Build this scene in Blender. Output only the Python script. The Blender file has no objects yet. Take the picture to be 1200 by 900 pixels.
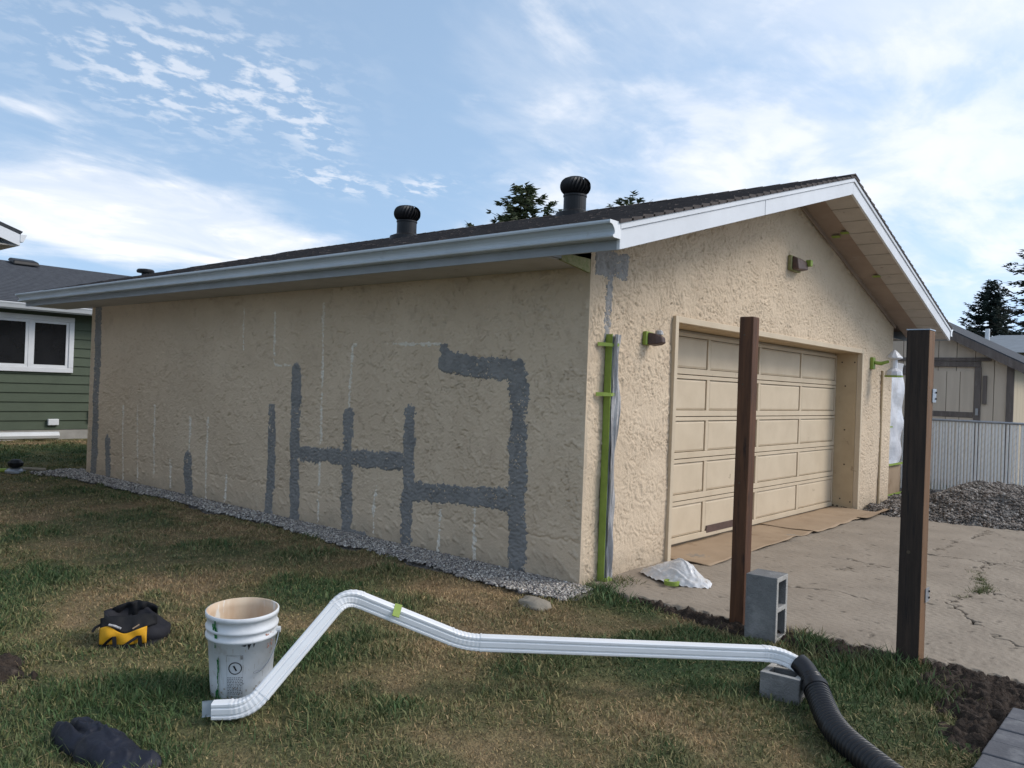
import bpy, bmesh, math, random
import numpy as np
from mathutils import Matrix, Vector
random.seed(7); rng = np.random.default_rng(7)
scene = bpy.context.scene
COL = scene.collection

# ------------------------------------------------------------------ camera
CAM = np.array([-4.8788, -3.4587, 1.45])
YAW, PIT, ROLL, FPX = 0.8630, 0.0034, 0.0370, 957.0
fw = np.array([math.sin(YAW)*math.cos(PIT), math.cos(YAW)*math.cos(PIT), math.sin(PIT)])
rr = np.array([math.cos(YAW), -math.sin(YAW), 0.0]); uu = np.cross(rr, fw)
RT = rr*math.cos(ROLL)+uu*math.sin(ROLL); UP = -rr*math.sin(ROLL)+uu*math.cos(ROLL)
cd = bpy.data.cameras.new('camera'); cam = bpy.data.objects.new('camera', cd); COL.objects.link(cam)
cam.matrix_world = Matrix(((RT[0], UP[0], -fw[0], CAM[0]), (RT[1], UP[1], -fw[1], CAM[1]),
                           (RT[2], UP[2], -fw[2], CAM[2]), (0, 0, 0, 1)))
cd.sensor_width = 36.0; cd.lens = 36.0*FPX/1200.0; cd.clip_start = 0.05; cd.clip_end = 2000
scene.camera = cam
scene.render.resolution_x = 1024; scene.render.resolution_y = 768

# ------------------------------------------------------------------ light
SUN_DIR = Vector((0.50, -0.62, 0.66)).normalized()          # towards the sun
SUN_EL = math.asin(SUN_DIR.z); SUN_AZ = math.atan2(SUN_DIR.x, SUN_DIR.y)
sl = bpy.data.lights.new('sun', 'SUN'); sl.energy = 1.12; sl.angle = math.radians(24); sl.color = (1.0, 0.94, 0.86)
so = bpy.data.objects.new('sun', sl); COL.objects.link(so)
so.rotation_euler = SUN_DIR.to_track_quat('Z', 'Y').to_euler(); so.location = (10, -10, 20)
scene.view_settings.view_transform = 'Standard'; scene.view_settings.look = 'None'
scene.view_settings.exposure = 1.0; scene.view_settings.gamma = 1.0
scene.view_settings.use_curve_mapping = False

world = bpy.data.worlds.new('World'); scene.world = world; world.use_nodes = True
wn = world.node_tree.nodes; wl = world.node_tree.links; wn.clear()
def wnode(t, **k):
    n = wn.new(t)
    for a, b in k.items(): setattr(n, a, b)
    return n
def wmath(op, a, b=None, c=None, clamp=False):
    n = wn.new('ShaderNodeMath'); n.operation = op; n.use_clamp = clamp
    for i, s in enumerate((a, b, c)):
        if s is None: continue
        if isinstance(s, (int, float)): n.inputs[i].default_value = s
        else: wl.new(s, n.inputs[i])
    return n.outputs[0]
sky = wnode('ShaderNodeTexSky', sky_type='NISHITA', sun_disc=False, sun_elevation=SUN_EL, sun_rotation=SUN_AZ,
            altitude=200, air_density=1.0, dust_density=0.6, ozone_density=1.3)
bg = wnode('ShaderNodeBackground'); bg.inputs['Strength'].default_value = 0.15
out = wnode('ShaderNodeOutputWorld')
tc = wnode('ShaderNodeTexCoord'); sp = wnode('ShaderNodeSeparateXYZ'); wl.new(tc.outputs['Generated'], sp.inputs[0])
sz_ = wmath('MULTIPLY_ADD', wmath('MAXIMUM', sp.outputs['Z'], 0.0), 0.72, 0.30)      # hazy day: the blue stays even down to the horizon
sv_ = wnode('ShaderNodeCombineXYZ'); wl.new(sp.outputs['X'], sv_.inputs[0]); wl.new(sp.outputs['Y'], sv_.inputs[1]); wl.new(sz_, sv_.inputs[2])
sn_ = wnode('ShaderNodeVectorMath', operation='NORMALIZE'); wl.new(sv_.outputs[0], sn_.inputs[0]); wl.new(sn_.outputs[0], sky.inputs['Vector'])
zz = wmath('ADD', wmath('MAXIMUM', sp.outputs['Z'], 0.0), 0.16)
px = wmath('DIVIDE', sp.outputs['X'], zz); py = wmath('DIVIDE', sp.outputs['Y'], zz)
cv = wnode('ShaderNodeCombineXYZ'); wl.new(px, cv.inputs[0]); wl.new(py, cv.inputs[1])
def wnoise(scale, detail, rough, dist, off, stretch=(1, 1), rot=0.0):
    mp = wn.new('ShaderNodeMapping'); mp.inputs['Location'].default_value = off
    mp.inputs['Rotation'].default_value = (0, 0, rot); mp.inputs['Scale'].default_value = (stretch[0], stretch[1], 1)
    wl.new(cv.outputs[0], mp.inputs[0])
    n = wn.new('ShaderNodeTexNoise'); n.inputs['Scale'].default_value = scale; n.inputs['Detail'].default_value = detail
    n.inputs['Roughness'].default_value = rough; n.inputs['Distortion'].default_value = dist
    wl.new(mp.outputs[0], n.inputs['Vector']); return n.outputs['Fac']
def wramp(v, a, b):
    n = wn.new('ShaderNodeMapRange'); n.interpolation_type = 'SMOOTHSTEP'
    n.inputs['From Min'].default_value = a; n.inputs['From Max'].default_value = b; wl.new(v, n.inputs['Value']); return n.outputs[0]
def wblob(cx, cy, rx, ry, rot=0.0):
    c, s = math.cos(rot), math.sin(rot)
    dx = wmath('SUBTRACT', px, cx); dy = wmath('SUBTRACT', py, cy)
    a = wmath('DIVIDE', wmath('ADD', wmath('MULTIPLY', dx, c), wmath('MULTIPLY', dy, s)), rx)
    b = wmath('DIVIDE', wmath('SUBTRACT', wmath('MULTIPLY', dy, c), wmath('MULTIPLY', dx, s)), ry)
    r2 = wmath('ADD', wmath('MULTIPLY', a, a), wmath('MULTIPLY', b, b))
    return wmath('EXPONENT', wmath('MULTIPLY', r2, -1.0))
def cpt(x, y):                                   # a view direction in the cloud layer's own coordinates
    d = fw+RT*(x-600)/FPX-UP*(y-450)/FPX; d = d/np.linalg.norm(d); return d[0]/(max(d[2], 0)+.16), d[1]/(max(d[2], 0)+.16)
#CLOUDS
def blob_px(x, y, x2, y2, w):                    # an elongated cloud field between two view directions
    a = np.array(cpt(x, y)); b = np.array(cpt(x2, y2)); m = (a+b)/2; d = b-a
    return wblob(m[0], m[1], np.linalg.norm(d)/2, w, math.atan2(d[1], d[0]))
def wadd(*a):
    o = a[0]
    for q in a[1:]: o = wmath('ADD', o, q)
    return o
def wmul(a, b): return wmath('MULTIPLY', a, b)
big = wnoise(0.9, 8, 0.58, 0.5, (3.1, 1.7, 0), (0.8, 1.2), 0.5)
wisp = wnoise(2.6, 9, 0.58, 0.7, (7.3, 2.2, 0), (0.65, 1.1), 0.75)
mott = wnoise(5.0, 8, 0.57, 0.3, (4.3, 8.2, 0), (0.85, 1.1), 0.6)
puff = wnoise(15.0, 6, 0.58, 0.2, (1.3, 4.4, 0), (0.85, 1.15), 0.55)
bank = wadd(blob_px(-200, 190, 380, 300, 0.42), blob_px(-60, 250, 330, 300, 0.5))
clear = wadd(blob_px(-80, -30, 480, 40, 0.45), blob_px(380, 60, 470, 280, 0.25))
right = blob_px(700, 40, 1500, 260, 1.3)
fleck = blob_px(90, 20, 320, 150, 0.24)
fleck2 = wadd(blob_px(340, 200, 440, 225, 0.08), blob_px(460, 225, 530, 215, 0.07), blob_px(330, 90, 390, 190, 0.06))
veil = wramp(wadd(wmul(big, 0.60), wmul(wisp, 0.40), wmul(right, 0.14), wmul(clear, -0.22)), 0.40, 0.70)
lump = wramp(wadd(wmul(mott, 0.55), wmul(wisp, 0.45), wmul(right, 0.10), wmul(clear, -0.25)), 0.50, 0.66)
bankd = wramp(wadd(wmul(wisp, 0.55), wmul(mott, 0.35), wmul(bank, 0.30)), 0.52, 0.80)
puffd = wmul(wramp(puff, 0.46, 0.62), wmath('MULTIPLY', wadd(fleck, fleck2), 1.3, None, True))
dens = wadd(wmath('MULTIPLY_ADD', veil, 0.52, 0.10), wmul(lump, 0.26), wmul(bankd, 0.40), wmul(puffd, 0.44))
dens = wmul(wmath('MINIMUM', dens, 1.0), 0.93)
CLOUDCOL = (3.75, 3.75, 3.85, 1)
mx = wnode('ShaderNodeMix', data_type='RGBA'); wl.new(dens, mx.inputs['Factor'])
hs = wnode('ShaderNodeHueSaturation'); hs.inputs['Hue'].default_value = 0.488; hs.inputs['Saturation'].default_value = 0.95; hs.inputs['Value'].default_value = 0.80
wl.new(sky.outputs['Color'], hs.inputs['Color']); wl.new(hs.outputs[0], mx.inputs['A']); mx.inputs['B'].default_value = CLOUDCOL
wl.new(mx.outputs['Result'], bg.inputs['Color']); wl.new(bg.outputs[0], out.inputs['Surface'])

# ------------------------------------------------------------------ helpers
class MB:
    def __init__(s): s.v = []; s.f = []
    def add(s, vs, fs):
        b = len(s.v); s.v += [tuple(map(float, q)) for q in vs]; s.f += [tuple(b+i for i in q) for q in fs]; return s
    def box(s, x0, x1, y0, y1, z0, z1):
        return s.add([(x0,y0,z0),(x1,y0,z0),(x1,y1,z0),(x0,y1,z0),(x0,y0,z1),(x1,y0,z1),(x1,y1,z1),(x0,y1,z1)],
                     [(0,3,2,1),(4,5,6,7),(0,1,5,4),(1,2,6,5),(2,3,7,6),(3,0,4,7)])
    def hexa(s, b, t):
        return s.add(list(b)+list(t), [(0,3,2,1),(4,5,6,7),(0,1,5,4),(1,2,6,5),(2,3,7,6),(3,0,4,7)])
    def loft(s, rings, caps=(True, True), closed=True):
        n = len(rings[0]); vs = [q for r in rings for q in r]; fs = []
        for i in range(len(rings)-1):
            for j in range(n if closed else n-1):
                k = (j+1) % n; fs.append((i*n+j, i*n+k, (i+1)*n+k, (i+1)*n+j))
        if caps[0]: fs.append(tuple(range(n-1, -1, -1)))
        if caps[1]: fs.append(tuple((len(rings)-1)*n+j for j in range(n)))
        return s.add(vs, fs)
    def lathe(s, c, prof, n=24, caps=(True, True)):
        return s.loft([[(c[0]+r*math.cos(2*math.pi*j/n), c[1]+r*math.sin(2*math.pi*j/n), c[2]+z) for j in range(n)] for r, z in prof], caps)
    def tube(s, path, rad, n=8, caps=(True, True)):
        P = [Vector(q) for q in path]; rings = []; up = Vector((0, 0, 1))
        for i, q in enumerate(P):
            t = (P[min(i+1, len(P)-1)]-P[max(i-1, 0)]).normalized()
            a = t.cross(up) if abs(t.dot(up)) < .97 else t.cross(Vector((1, 0, 0)))
            a.normalize(); b = a.cross(t); r = rad[i] if hasattr(rad, '__len__') else rad
            rings.append([tuple(q+a*r*math.cos(2*math.pi*j/n)+b*r*math.sin(2*math.pi*j/n)) for j in range(n)])
        return s.loft(rings, caps)
    def build(s, name, m, parent=None, smooth=False, bevel=0.0, seg=2):
        me = bpy.data.meshes.new(name); me.from_pydata(s.v, [], s.f); me.validate(); me.update()
        return link(name, me, m, parent, smooth, bevel, seg)
def link(name, me, m, parent=None, smooth=False, bevel=0.0, seg=2):
    if m: me.materials.append(m)
    o = bpy.data.objects.new(name, me); COL.objects.link(o)
    if smooth: me.polygons.foreach_set('use_smooth', [True]*len(me.polygons))
    if bevel:
        b = o.modifiers.new('bevel', 'BEVEL'); b.width = bevel; b.segments = seg; b.limit_method = 'ANGLE'; b.angle_limit = math.radians(40)
    if parent: adopt(o, parent)
    return o
def wpos(o):
    p = Vector(o.location)
    return p
def adopt(o, parent):
    o.parent = parent
    off = Vector(parent.location) if parent.type == 'EMPTY' else Vector((0, 0, 0))
    if off.length: o.matrix_parent_inverse = Matrix.Translation(-off)
def thing(name, label, cat, loc, group=None):
    o = bpy.data.objects.new(name, None); COL.objects.link(o); o.location = loc; o.empty_display_size = .1
    return tag(o, label, cat, group)
def tag(o, label=None, cat=None, group=None, kind=None):
    if label: o['label'] = label
    if cat: o['category'] = cat
    if group: o['group'] = group
    if kind: o['kind'] = kind
    return o
def npmesh(name, V, F, m, parent=None, smooth=True, colors=None):
    """V (N,3), F (M,3|4) or list of such arrays"""
    Fs = F if isinstance(F, list) else [F]
    me = bpy.data.meshes.new(name); V = np.ascontiguousarray(V, np.float32)
    me.vertices.add(len(V)); me.vertices.foreach_set('co', V.ravel())
    nl = sum(a.size for a in Fs); npoly = sum(len(a) for a in Fs)
    me.loops.add(nl); me.loops.foreach_set('vertex_index', np.concatenate([a.ravel() for a in Fs]).astype(np.int32))
    tot = np.concatenate([np.full(len(a), a.shape[1]) for a in Fs]); st = np.concatenate([[0], np.cumsum(tot)[:-1]])
    me.polygons.add(npoly); me.polygons.foreach_set('loop_start', st.astype(np.int32))
    me.update(calc_edges=True)
    if smooth: me.polygons.foreach_set('use_smooth', np.ones(npoly, bool))
    if colors is not None:
        ca = me.color_attributes.new('Col', 'FLOAT_COLOR', 'POINT')
        c = np.ones((len(V), 4), np.float32); c[:, :3] = colors; ca.data.foreach_set('color', c.ravel())
    me.validate(); return link(name, me, m, parent)
def grid_faces(nx, ny, keep=None):
    i = np.arange(nx-1)[:, None]; j = np.arange(ny-1)[None, :]
    a = i*ny+j; F = np.stack([a, a+ny, a+ny+1, a+1], -1)
    if keep is not None: return F[keep]
    return F.reshape(-1, 4)
def compact(V, F, C=None):
    used = np.unique(F); mp = -np.ones(len(V), int); mp[used] = np.arange(len(used))
    return V[used], mp[F], (None if C is None else C[used])
def sstep(a, b, x):
    t = np.clip((x-a)/(b-a), 0, 1); return t*t*(3-2*t)
class Field:
    """smooth random field of a given wavelength (m), unit variance, tiling far apart"""
    def __init__(s, seed, lam, n=512, width=.45, stretch=1.0, ang=0.0):
        g = np.random.default_rng(seed).standard_normal((n, n)); k = np.fft.fftfreq(n)
        kx, ky = np.meshgrid(k, k, indexing='ij'); c, sn = math.cos(ang), math.sin(ang)
        a = (kx*c+ky*sn)*stretch; b = (-kx*sn+ky*c); kk = np.hypot(a, b); k0 = 1/7.0
        f = np.fft.ifft2(np.fft.fft2(g)*np.exp(-((kk-k0)/(width*k0))**2)).real; s.f = f/f.std(); s.n = n; s.cell = lam/7.0
    def __call__(s, x, y):
        u = np.asarray(x)/s.cell; v = np.asarray(y)/s.cell; i = np.floor(u).astype(int); j = np.floor(v).astype(int)
        a = u-i; b = v-j; n = s.n; f = s.f
        return ((f[i % n, j % n]*(1-a)+f[(i+1) % n, j % n]*a)*(1-b)+(f[i % n, (j+1) % n]*(1-a)+f[(i+1) % n, (j+1) % n]*a)*b)
def seg_dist(x, y, pts):
    d = np.full(np.shape(x), 1e9)
    for (ax, ay), (bx, by) in zip(pts[:-1], pts[1:]):
        vx, vy = bx-ax, by-ay; L = vx*vx+vy*vy+1e-12
        t = np.clip(((x-ax)*vx+(y-ay)*vy)/L, 0, 1); d = np.minimum(d, np.hypot(x-ax-t*vx, y-ay-t*vy))
    return d

# ------------------------------------------------------------------ materials
def mat(name, c1, c2=None, rough=.85, scale=6.0, detail=6, bump=0.0, bscale=40.0, spec=.3, attr=None, metal=0.0,
        stretch=(1, 1, 1), lo=.35, hi=.65, sub=0.0, trans=0.0, coords='Object', bdist=.01, c3=None, s3=1.0, lo3=.55, hi3=.7):
    m = bpy.data.materials.new(name); m.use_nodes = True; nt = m.node_tree; N = nt.nodes; L = nt.links
    b = N['Principled BSDF']; b.inputs['Roughness'].default_value = rough; b.inputs['Specular IOR Level'].default_value = spec
    b.inputs['Metallic'].default_value = metal
    t = N.new('ShaderNodeTexCoord'); mp = N.new('ShaderNodeMapping'); mp.inputs['Scale'].default_value = stretch
    L.new(t.outputs[coords], mp.inputs[0])
    no = N.new('ShaderNodeTexNoise'); no.inputs['Scale'].default_value = scale; no.inputs['Detail'].default_value = detail
    no.inputs['Roughness'].default_value = .62; L.new(mp.outputs[0], no.inputs['Vector'])
    mr = N.new('ShaderNodeMapRange'); mr.inputs['From Min'].default_value = lo; mr.inputs['From Max'].default_value = hi
    L.new(no.outputs['Fac'], mr.inputs['Value'])
    c2 = c2 or tuple(q*.82 for q in c1)
    mx = N.new('ShaderNodeMix'); mx.data_type = 'RGBA'; L.new(mr.outputs[0], mx.inputs['Factor'])
    mx.inputs['A'].default_value = (*c1, 1); mx.inputs['B'].default_value = (*c2, 1); col = mx.outputs['Result']
    if c3:
        n3 = N.new('ShaderNodeTexNoise'); n3.inputs['Scale'].default_value = s3; n3.inputs['Detail'].default_value = 7
        n3.inputs['Roughness'].default_value = .65; L.new(mp.outputs[0], n3.inputs['Vector'])
        r3 = N.new('ShaderNodeMapRange'); r3.inputs['From Min'].default_value = lo3; r3.inputs['From Max'].default_value = hi3
        L.new(n3.outputs['Fac'], r3.inputs['Value'])
        m3 = N.new('ShaderNodeMix'); m3.data_type = 'RGBA'; L.new(r3.outputs[0], m3.inputs['Factor'])
        L.new(col, m3.inputs['A']); m3.inputs['B'].default_value = (*c3, 1); col = m3.outputs['Result']
    if attr:
        a = N.new('ShaderNodeAttribute'); a.attribute_name = attr
        mm = N.new('ShaderNodeMix'); mm.data_type = 'RGBA'; mm.blend_type = 'MULTIPLY'; mm.inputs['Factor'].default_value = 1
        L.new(a.outputs['Color'], mm.inputs['A']); L.new(col, mm.inputs['B']); col = mm.outputs['Result']
    L.new(col, b.inputs['Base Color'])
    if bump:
        nb = N.new('ShaderNodeTexNoise'); nb.inputs['Scale'].default_value = bscale; nb.inputs['Detail'].default_value = 5
        L.new(mp.outputs[0], nb.inputs['Vector']); bu = N.new('ShaderNodeBump'); bu.inputs['Strength'].default_value = bump
        bu.inputs['Distance'].default_value = bdist; L.new(nb.outputs['Fac'], bu.inputs['Height']); L.new(bu.outputs[0], b.inputs['Normal'])
    if trans: b.inputs['Transmission Weight'].default_value = trans
    if sub: b.inputs['Subsurface Weight'].default_value = sub; b.inputs['Subsurface Radius'].default_value = (.05, .05, .05)
    return m
TAN = (.65, .518, .374)
M = {}
M['stucco'] = mat('stucco', TAN, (.585, .460, .328), rough=.92, scale=1.3, bump=.7, bscale=170, bdist=.006, c3=(.52, .402, .29), s3=5, lo3=.56, hi3=.72)
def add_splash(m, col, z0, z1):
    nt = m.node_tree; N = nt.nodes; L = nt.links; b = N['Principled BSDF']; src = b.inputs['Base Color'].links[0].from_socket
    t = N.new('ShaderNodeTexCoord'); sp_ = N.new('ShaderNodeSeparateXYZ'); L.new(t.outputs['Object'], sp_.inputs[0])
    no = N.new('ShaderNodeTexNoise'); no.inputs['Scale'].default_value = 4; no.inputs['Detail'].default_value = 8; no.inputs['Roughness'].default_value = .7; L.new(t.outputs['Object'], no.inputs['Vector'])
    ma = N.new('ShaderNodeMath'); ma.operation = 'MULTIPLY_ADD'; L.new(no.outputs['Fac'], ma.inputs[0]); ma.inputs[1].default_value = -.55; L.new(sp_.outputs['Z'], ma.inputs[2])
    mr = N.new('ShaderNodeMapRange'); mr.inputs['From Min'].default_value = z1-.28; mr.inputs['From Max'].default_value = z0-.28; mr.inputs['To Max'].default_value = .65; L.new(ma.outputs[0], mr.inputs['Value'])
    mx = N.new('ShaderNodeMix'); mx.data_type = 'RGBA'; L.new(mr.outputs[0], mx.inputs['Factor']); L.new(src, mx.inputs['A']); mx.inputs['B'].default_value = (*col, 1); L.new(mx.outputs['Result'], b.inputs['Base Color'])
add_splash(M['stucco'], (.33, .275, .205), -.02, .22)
M['tan'] = mat('tan_paint', (.60, .49, .35), (.54, .435, .305), rough=.6, scale=3, bump=.12, bscale=30, bdist=.004, c3=(.36, .28, .19), s3=9, lo3=.66, hi3=.72)
M['tan_jamb'] = mat('tan_jamb', (.52, .40, .25), (.45, .34, .21), rough=.65, scale=4, bump=.1, bscale=30, c3=(.28, .2, .12), s3=7, lo3=.64, hi3=.72)
M['joint'] = mat('dark_joint', (.10, .075, .05), rough=.9)
M['mortar'] = mat('mortar', (.265, .258, .245), (.21, .204, .195), rough=.95, scale=5, bump=.7, bscale=120, bdist=.007, c3=(.17, .168, .165), s3=9, lo3=.52, hi3=.72)
M['mortar2'] = mat('mortar_pale', (.34, .33, .315), (.26, .25, .24), rough=.95, scale=9, bump=.5, bscale=90, bdist=.006)
M['chalk'] = mat('chalk', (.78, .72, .62), (.66, .58, .47), rough=.95, scale=30)
M['white'] = mat('white_metal', (.82, .82, .82), (.77, .77, .77), rough=.38, scale=5, spec=.45, c3=(.55, .55, .54), s3=14, lo3=.63, hi3=.75)
M['gutter'] = mat('gutter_metal', (.50, .54, .57), (.45, .49, .52), rough=.42, scale=3, spec=.4, c3=(.36, .38, .40), s3=10, lo3=.62, hi3=.76)
M['fascia'] = mat('fascia_white', (.72, .73, .75), (.65, .66, .68), rough=.55, scale=2.5, bump=.1, bscale=25, c3=(.52, .52, .5), s3=8, lo3=.66, hi3=.74)
M['fascia_grey'] = mat('fascia_grey', (.34, .36, .39), (.29, .31, .33), rough=.6, scale=3)
M['soffit'] = mat('soffit_board', (.50, .455, .41), (.44, .40, .36), rough=.8, scale=4, c3=(.27, .23, .2), s3=9, lo3=.62, hi3=.74)
M['ply'] = mat('bare_plywood', (.40, .315, .255), (.32, .245, .20), rough=.85, scale=2.2, stretch=(1, 1, 1), c3=(.40, .33, .28), s3=5, lo3=.62, hi3=.7)
M['shingle'] = mat('shingle', (.095, .080, .074), (.062, .053, .051), rough=.95, scale=12, bump=.6, bscale=160, bdist=.004, c3=(.10, .085, .078), s3=3, lo3=.5, hi3=.65)
M['shingle_g'] = mat('shingle_grey', (.072, .076, .085), (.052, .055, .063), rough=.95, scale=10, stretch=(1, .4, 1), bump=.5, bscale=60)
M['black'] = mat('black_metal', (.010, .010, .011), (.007, .007, .008), rough=.5, scale=9, spec=.35)
M['green_siding'] = mat('green_siding', (.082, .104, .070), (.073, .092, .063), rough=.7, scale=3, bump=.15, bscale=20)
M['white_trim'] = mat('white_vinyl', (.72, .73, .74), (.66, .67, .68), rough=.5, scale=4)
M['dark_glass'] = mat('window_glass', (.010, .011, .013), (.016, .017, .02), rough=.06, scale=2, spec=.5)
M['concrete_f'] = mat('foundation_concrete', (.38, .36, .33), (.30, .285, .26), rough=.95, scale=4, bump=.4, bscale=40)
M['concrete'] = mat('drive_concrete', (.305, .255, .20), (.25, .208, .162), rough=.95, scale=2.2, detail=10, attr='Col', bump=.6, bscale=90, bdist=.004, c3=(.17, .142, .11), s3=75, lo3=.58, hi3=.68)
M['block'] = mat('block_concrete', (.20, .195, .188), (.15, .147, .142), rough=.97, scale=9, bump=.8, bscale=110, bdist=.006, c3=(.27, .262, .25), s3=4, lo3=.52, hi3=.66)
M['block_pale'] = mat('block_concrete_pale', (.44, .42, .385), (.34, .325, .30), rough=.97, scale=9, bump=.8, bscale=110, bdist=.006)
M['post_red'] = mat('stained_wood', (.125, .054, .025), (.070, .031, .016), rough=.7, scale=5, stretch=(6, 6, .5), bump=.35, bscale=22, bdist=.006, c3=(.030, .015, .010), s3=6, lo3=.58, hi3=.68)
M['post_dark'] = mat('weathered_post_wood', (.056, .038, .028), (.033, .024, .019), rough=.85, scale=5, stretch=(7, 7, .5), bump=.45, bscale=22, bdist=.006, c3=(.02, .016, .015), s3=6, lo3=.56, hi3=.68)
M['post_orange'] = mat('sunlit_post_wood', (.20, .105, .048), (.12, .064, .032), rough=.7, scale=5, stretch=(7, 7, .5), bump=.3, bscale=22, bdist=.005)  # warm sunlight on the post's right face, put into its wood colour
M['galv'] = mat('galvanised', (.42, .44, .47), (.33, .35, .38), rough=.4, metal=.7, scale=18)
M['tape'] = mat('green_tape', (.27, .36, .07), (.22, .30, .055), rough=.55, scale=14)
M['film'] = mat('plastic_film', (.50, .48, .47), (.38, .365, .36), rough=.3, scale=10, stretch=(4, 4, .7), bump=.8, bscale=14, bdist=.02, spec=.5, c3=(.64, .62, .61), s3=8, lo3=.55, hi3=.65)
M['film_white'] = mat('white_film', (.66, .66, .68), (.56, .56, .59), rough=.35, scale=5, bump=.5, bscale=9, bdist=.03, spec=.45)
M['paper'] = mat('masking_paper', (.36, .262, .172), (.31, .222, .145), rough=.85, scale=3, bump=.2, bscale=12, c3=(.25, .17, .10), s3=6, lo3=.6, hi3=.72)
M['bagplastic'] = mat('bag_plastic', (.70, .69, .68), (.58, .57, .56), rough=.22, scale=6, bump=.35, bscale=25, bdist=.015, spec=.6, sub=.35)
M['bucket'] = mat('bucket_plastic', (.70, .71, .72), (.63, .64, .65), rough=.45, scale=6, bump=.1, bscale=30, c3=(.44, .40, .36), s3=9, lo3=.57, hi3=.72)
M['bucket_in'] = mat('bucket_inside', (.62, .50, .37), (.52, .37, .25), rough=.7, scale=7, stretch=(2, 2, .6), c3=(.66, .63, .58), s3=9, lo3=.55, hi3=.62)
M['gpaint'] = mat('green_paint', (.02, .17, .04), (.018, .11, .03), rough=.5, scale=30)
M['rpaint'] = mat('rust_paint', (.42, .16, .10), (.5, .28, .22), rough=.6, scale=40)
M['ink'] = mat('black_ink', (.012, .012, .014), rough=.6, scale=30)
M['print'] = mat('grey_print', (.10, .10, .10), (.22, .22, .22), rough=.6, scale=60)
M['corr'] = mat('corrugated_black', (.010, .010, .012), (.007, .007, .009), rough=.38, scale=12, spec=.5, c3=(.05, .05, .055), s3=7, lo3=.62, hi3=.76)
M['nylon'] = mat('black_nylon', (.009, .009, .011), (.006, .006, .007), rough=.75, scale=20, bump=.4, bscale=150, bdist=.002)
M['grey_nylon'] = mat('charcoal_nylon', (.016, .016, .021), (.011, .011, .015), rough=.75, scale=14, bump=.3, bscale=120, bdist=.002)
M['yellow'] = mat('yellow_nylon', (.66, .33, .012), (.56, .27, .010), rough=.65, scale=9, bump=.3, bscale=80, bdist=.002)
M['navy'] = mat('navy_fabric', (.011, .014, .026), (.008, .009, .016), rough=.6, scale=8, bump=.5, bscale=22, bdist=.012, spec=.35)
M['soil'] = mat('dark_soil', (.048, .034, .025), (.029, .021, .016), rough=1.0, scale=14, bump=1.0, bscale=50, bdist=.02, c3=(.085, .064, .048), s3=22, lo3=.56, hi3=.68)
M['soil_dry'] = mat('dried_mud', (.30, .25, .20), (.42, .37, .31), rough=.95, scale=30)
M['stone'] = mat('gravel_stone', (1, 1, 1), (.8, .8, .8), rough=.9, scale=60, attr='Col')
M['gravel_bed'] = mat('gravel_bed', (.24, .225, .205), (.11, .10, .092), rough=1, scale=50, bump=1, bscale=60, bdist=.02)
M['grass'] = mat('grass_blade', (1, 1, 1), (.85, .85, .85), rough=.65, scale=9, attr='Col', spec=.2)
M['lawn'] = mat('lawn_thatch', (1, 1, 1), (.55, .55, .55), rough=1, scale=25, detail=10, attr='Col', bump=1.0, bscale=70, bdist=.03)
M['ground'] = mat('far_ground', (.075, .075, .035), (.06, .065, .03), rough=1, scale=.8, bump=.3, bscale=10)
M['bark'] = mat('bark', (.055, .04, .03), (.035, .026, .02), rough=1, scale=8, stretch=(4, 4, .6), bump=.6, bscale=15)
M['pine'] = mat('pine_needles', (.11, .13, .06), (.065, .082, .038), rough=.7, scale=1.5, c3=(.085, .095, .045), s3=2.5, lo3=.55, hi3=.65)
M['spruce'] = mat('spruce_needles', (.036, .055, .046), (.023, .037, .032), rough=.75, scale=1.2)
M['spruce2'] = mat('spruce_needles_old', (.065, .075, .05), (.04, .05, .035), rough=.75, scale=1.0, c3=(.09, .078, .055), s3=1.4, lo3=.55, hi3=.65)
M['shed'] = mat('shed_siding', (.60, .50, .40), (.52, .43, .34), rough=.85, scale=2, stretch=(3, 3, .4), bump=.2, bscale=20)
M['shed_lit'] = mat('sunlit_shed_siding', (.50, .42, .31), (.45, .375, .275), rough=.85, scale=2, stretch=(3, 3, .4))  # siding tone of the sunlit side wall, light put into the colour
M['old_wood'] = mat('weathered_trim', (.17, .14, .125), (.12, .10, .09), rough=.9, scale=4, stretch=(4, 4, .7), bump=.4, bscale=25, c3=(.20, .175, .16), s3=5, lo3=.55, hi3=.68)
M['slat'] = mat('white_slat', (.92, .89, .84), (.87, .84, .79), rough=.6, scale=5, c3=(.6, .58, .55), s3=7, lo3=.6, hi3=.74)
M['slat_gap'] = mat('fence_backing', (.035, .035, .036), rough=.9)
M['paver'] = mat('grey_paver', (.125, .125, .135), (.09, .09, .098), rough=.9, scale=5, bump=.5, bscale=60, bdist=.005, c3=(.16, .16, .165), s3=8, lo3=.55, hi3=.68)
M['far_roof'] = mat('far_blue_roof', (.20, .225, .25), (.17, .19, .21), rough=.9, scale=3)
M['rock'] = mat('pale_rock', (.36, .31, .24), (.27, .23, .18), rough=.95, scale=8, bump=.6, bscale=30)
M['bulb_dark'] = mat('dark_fixture', (.12, .075, .062), (.08, .05, .042), rough=.5, scale=20)
M['moss'] = mat('taped_wood', (.33, .30, .17), (.20, .22, .08), rough=.8, scale=25)

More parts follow.
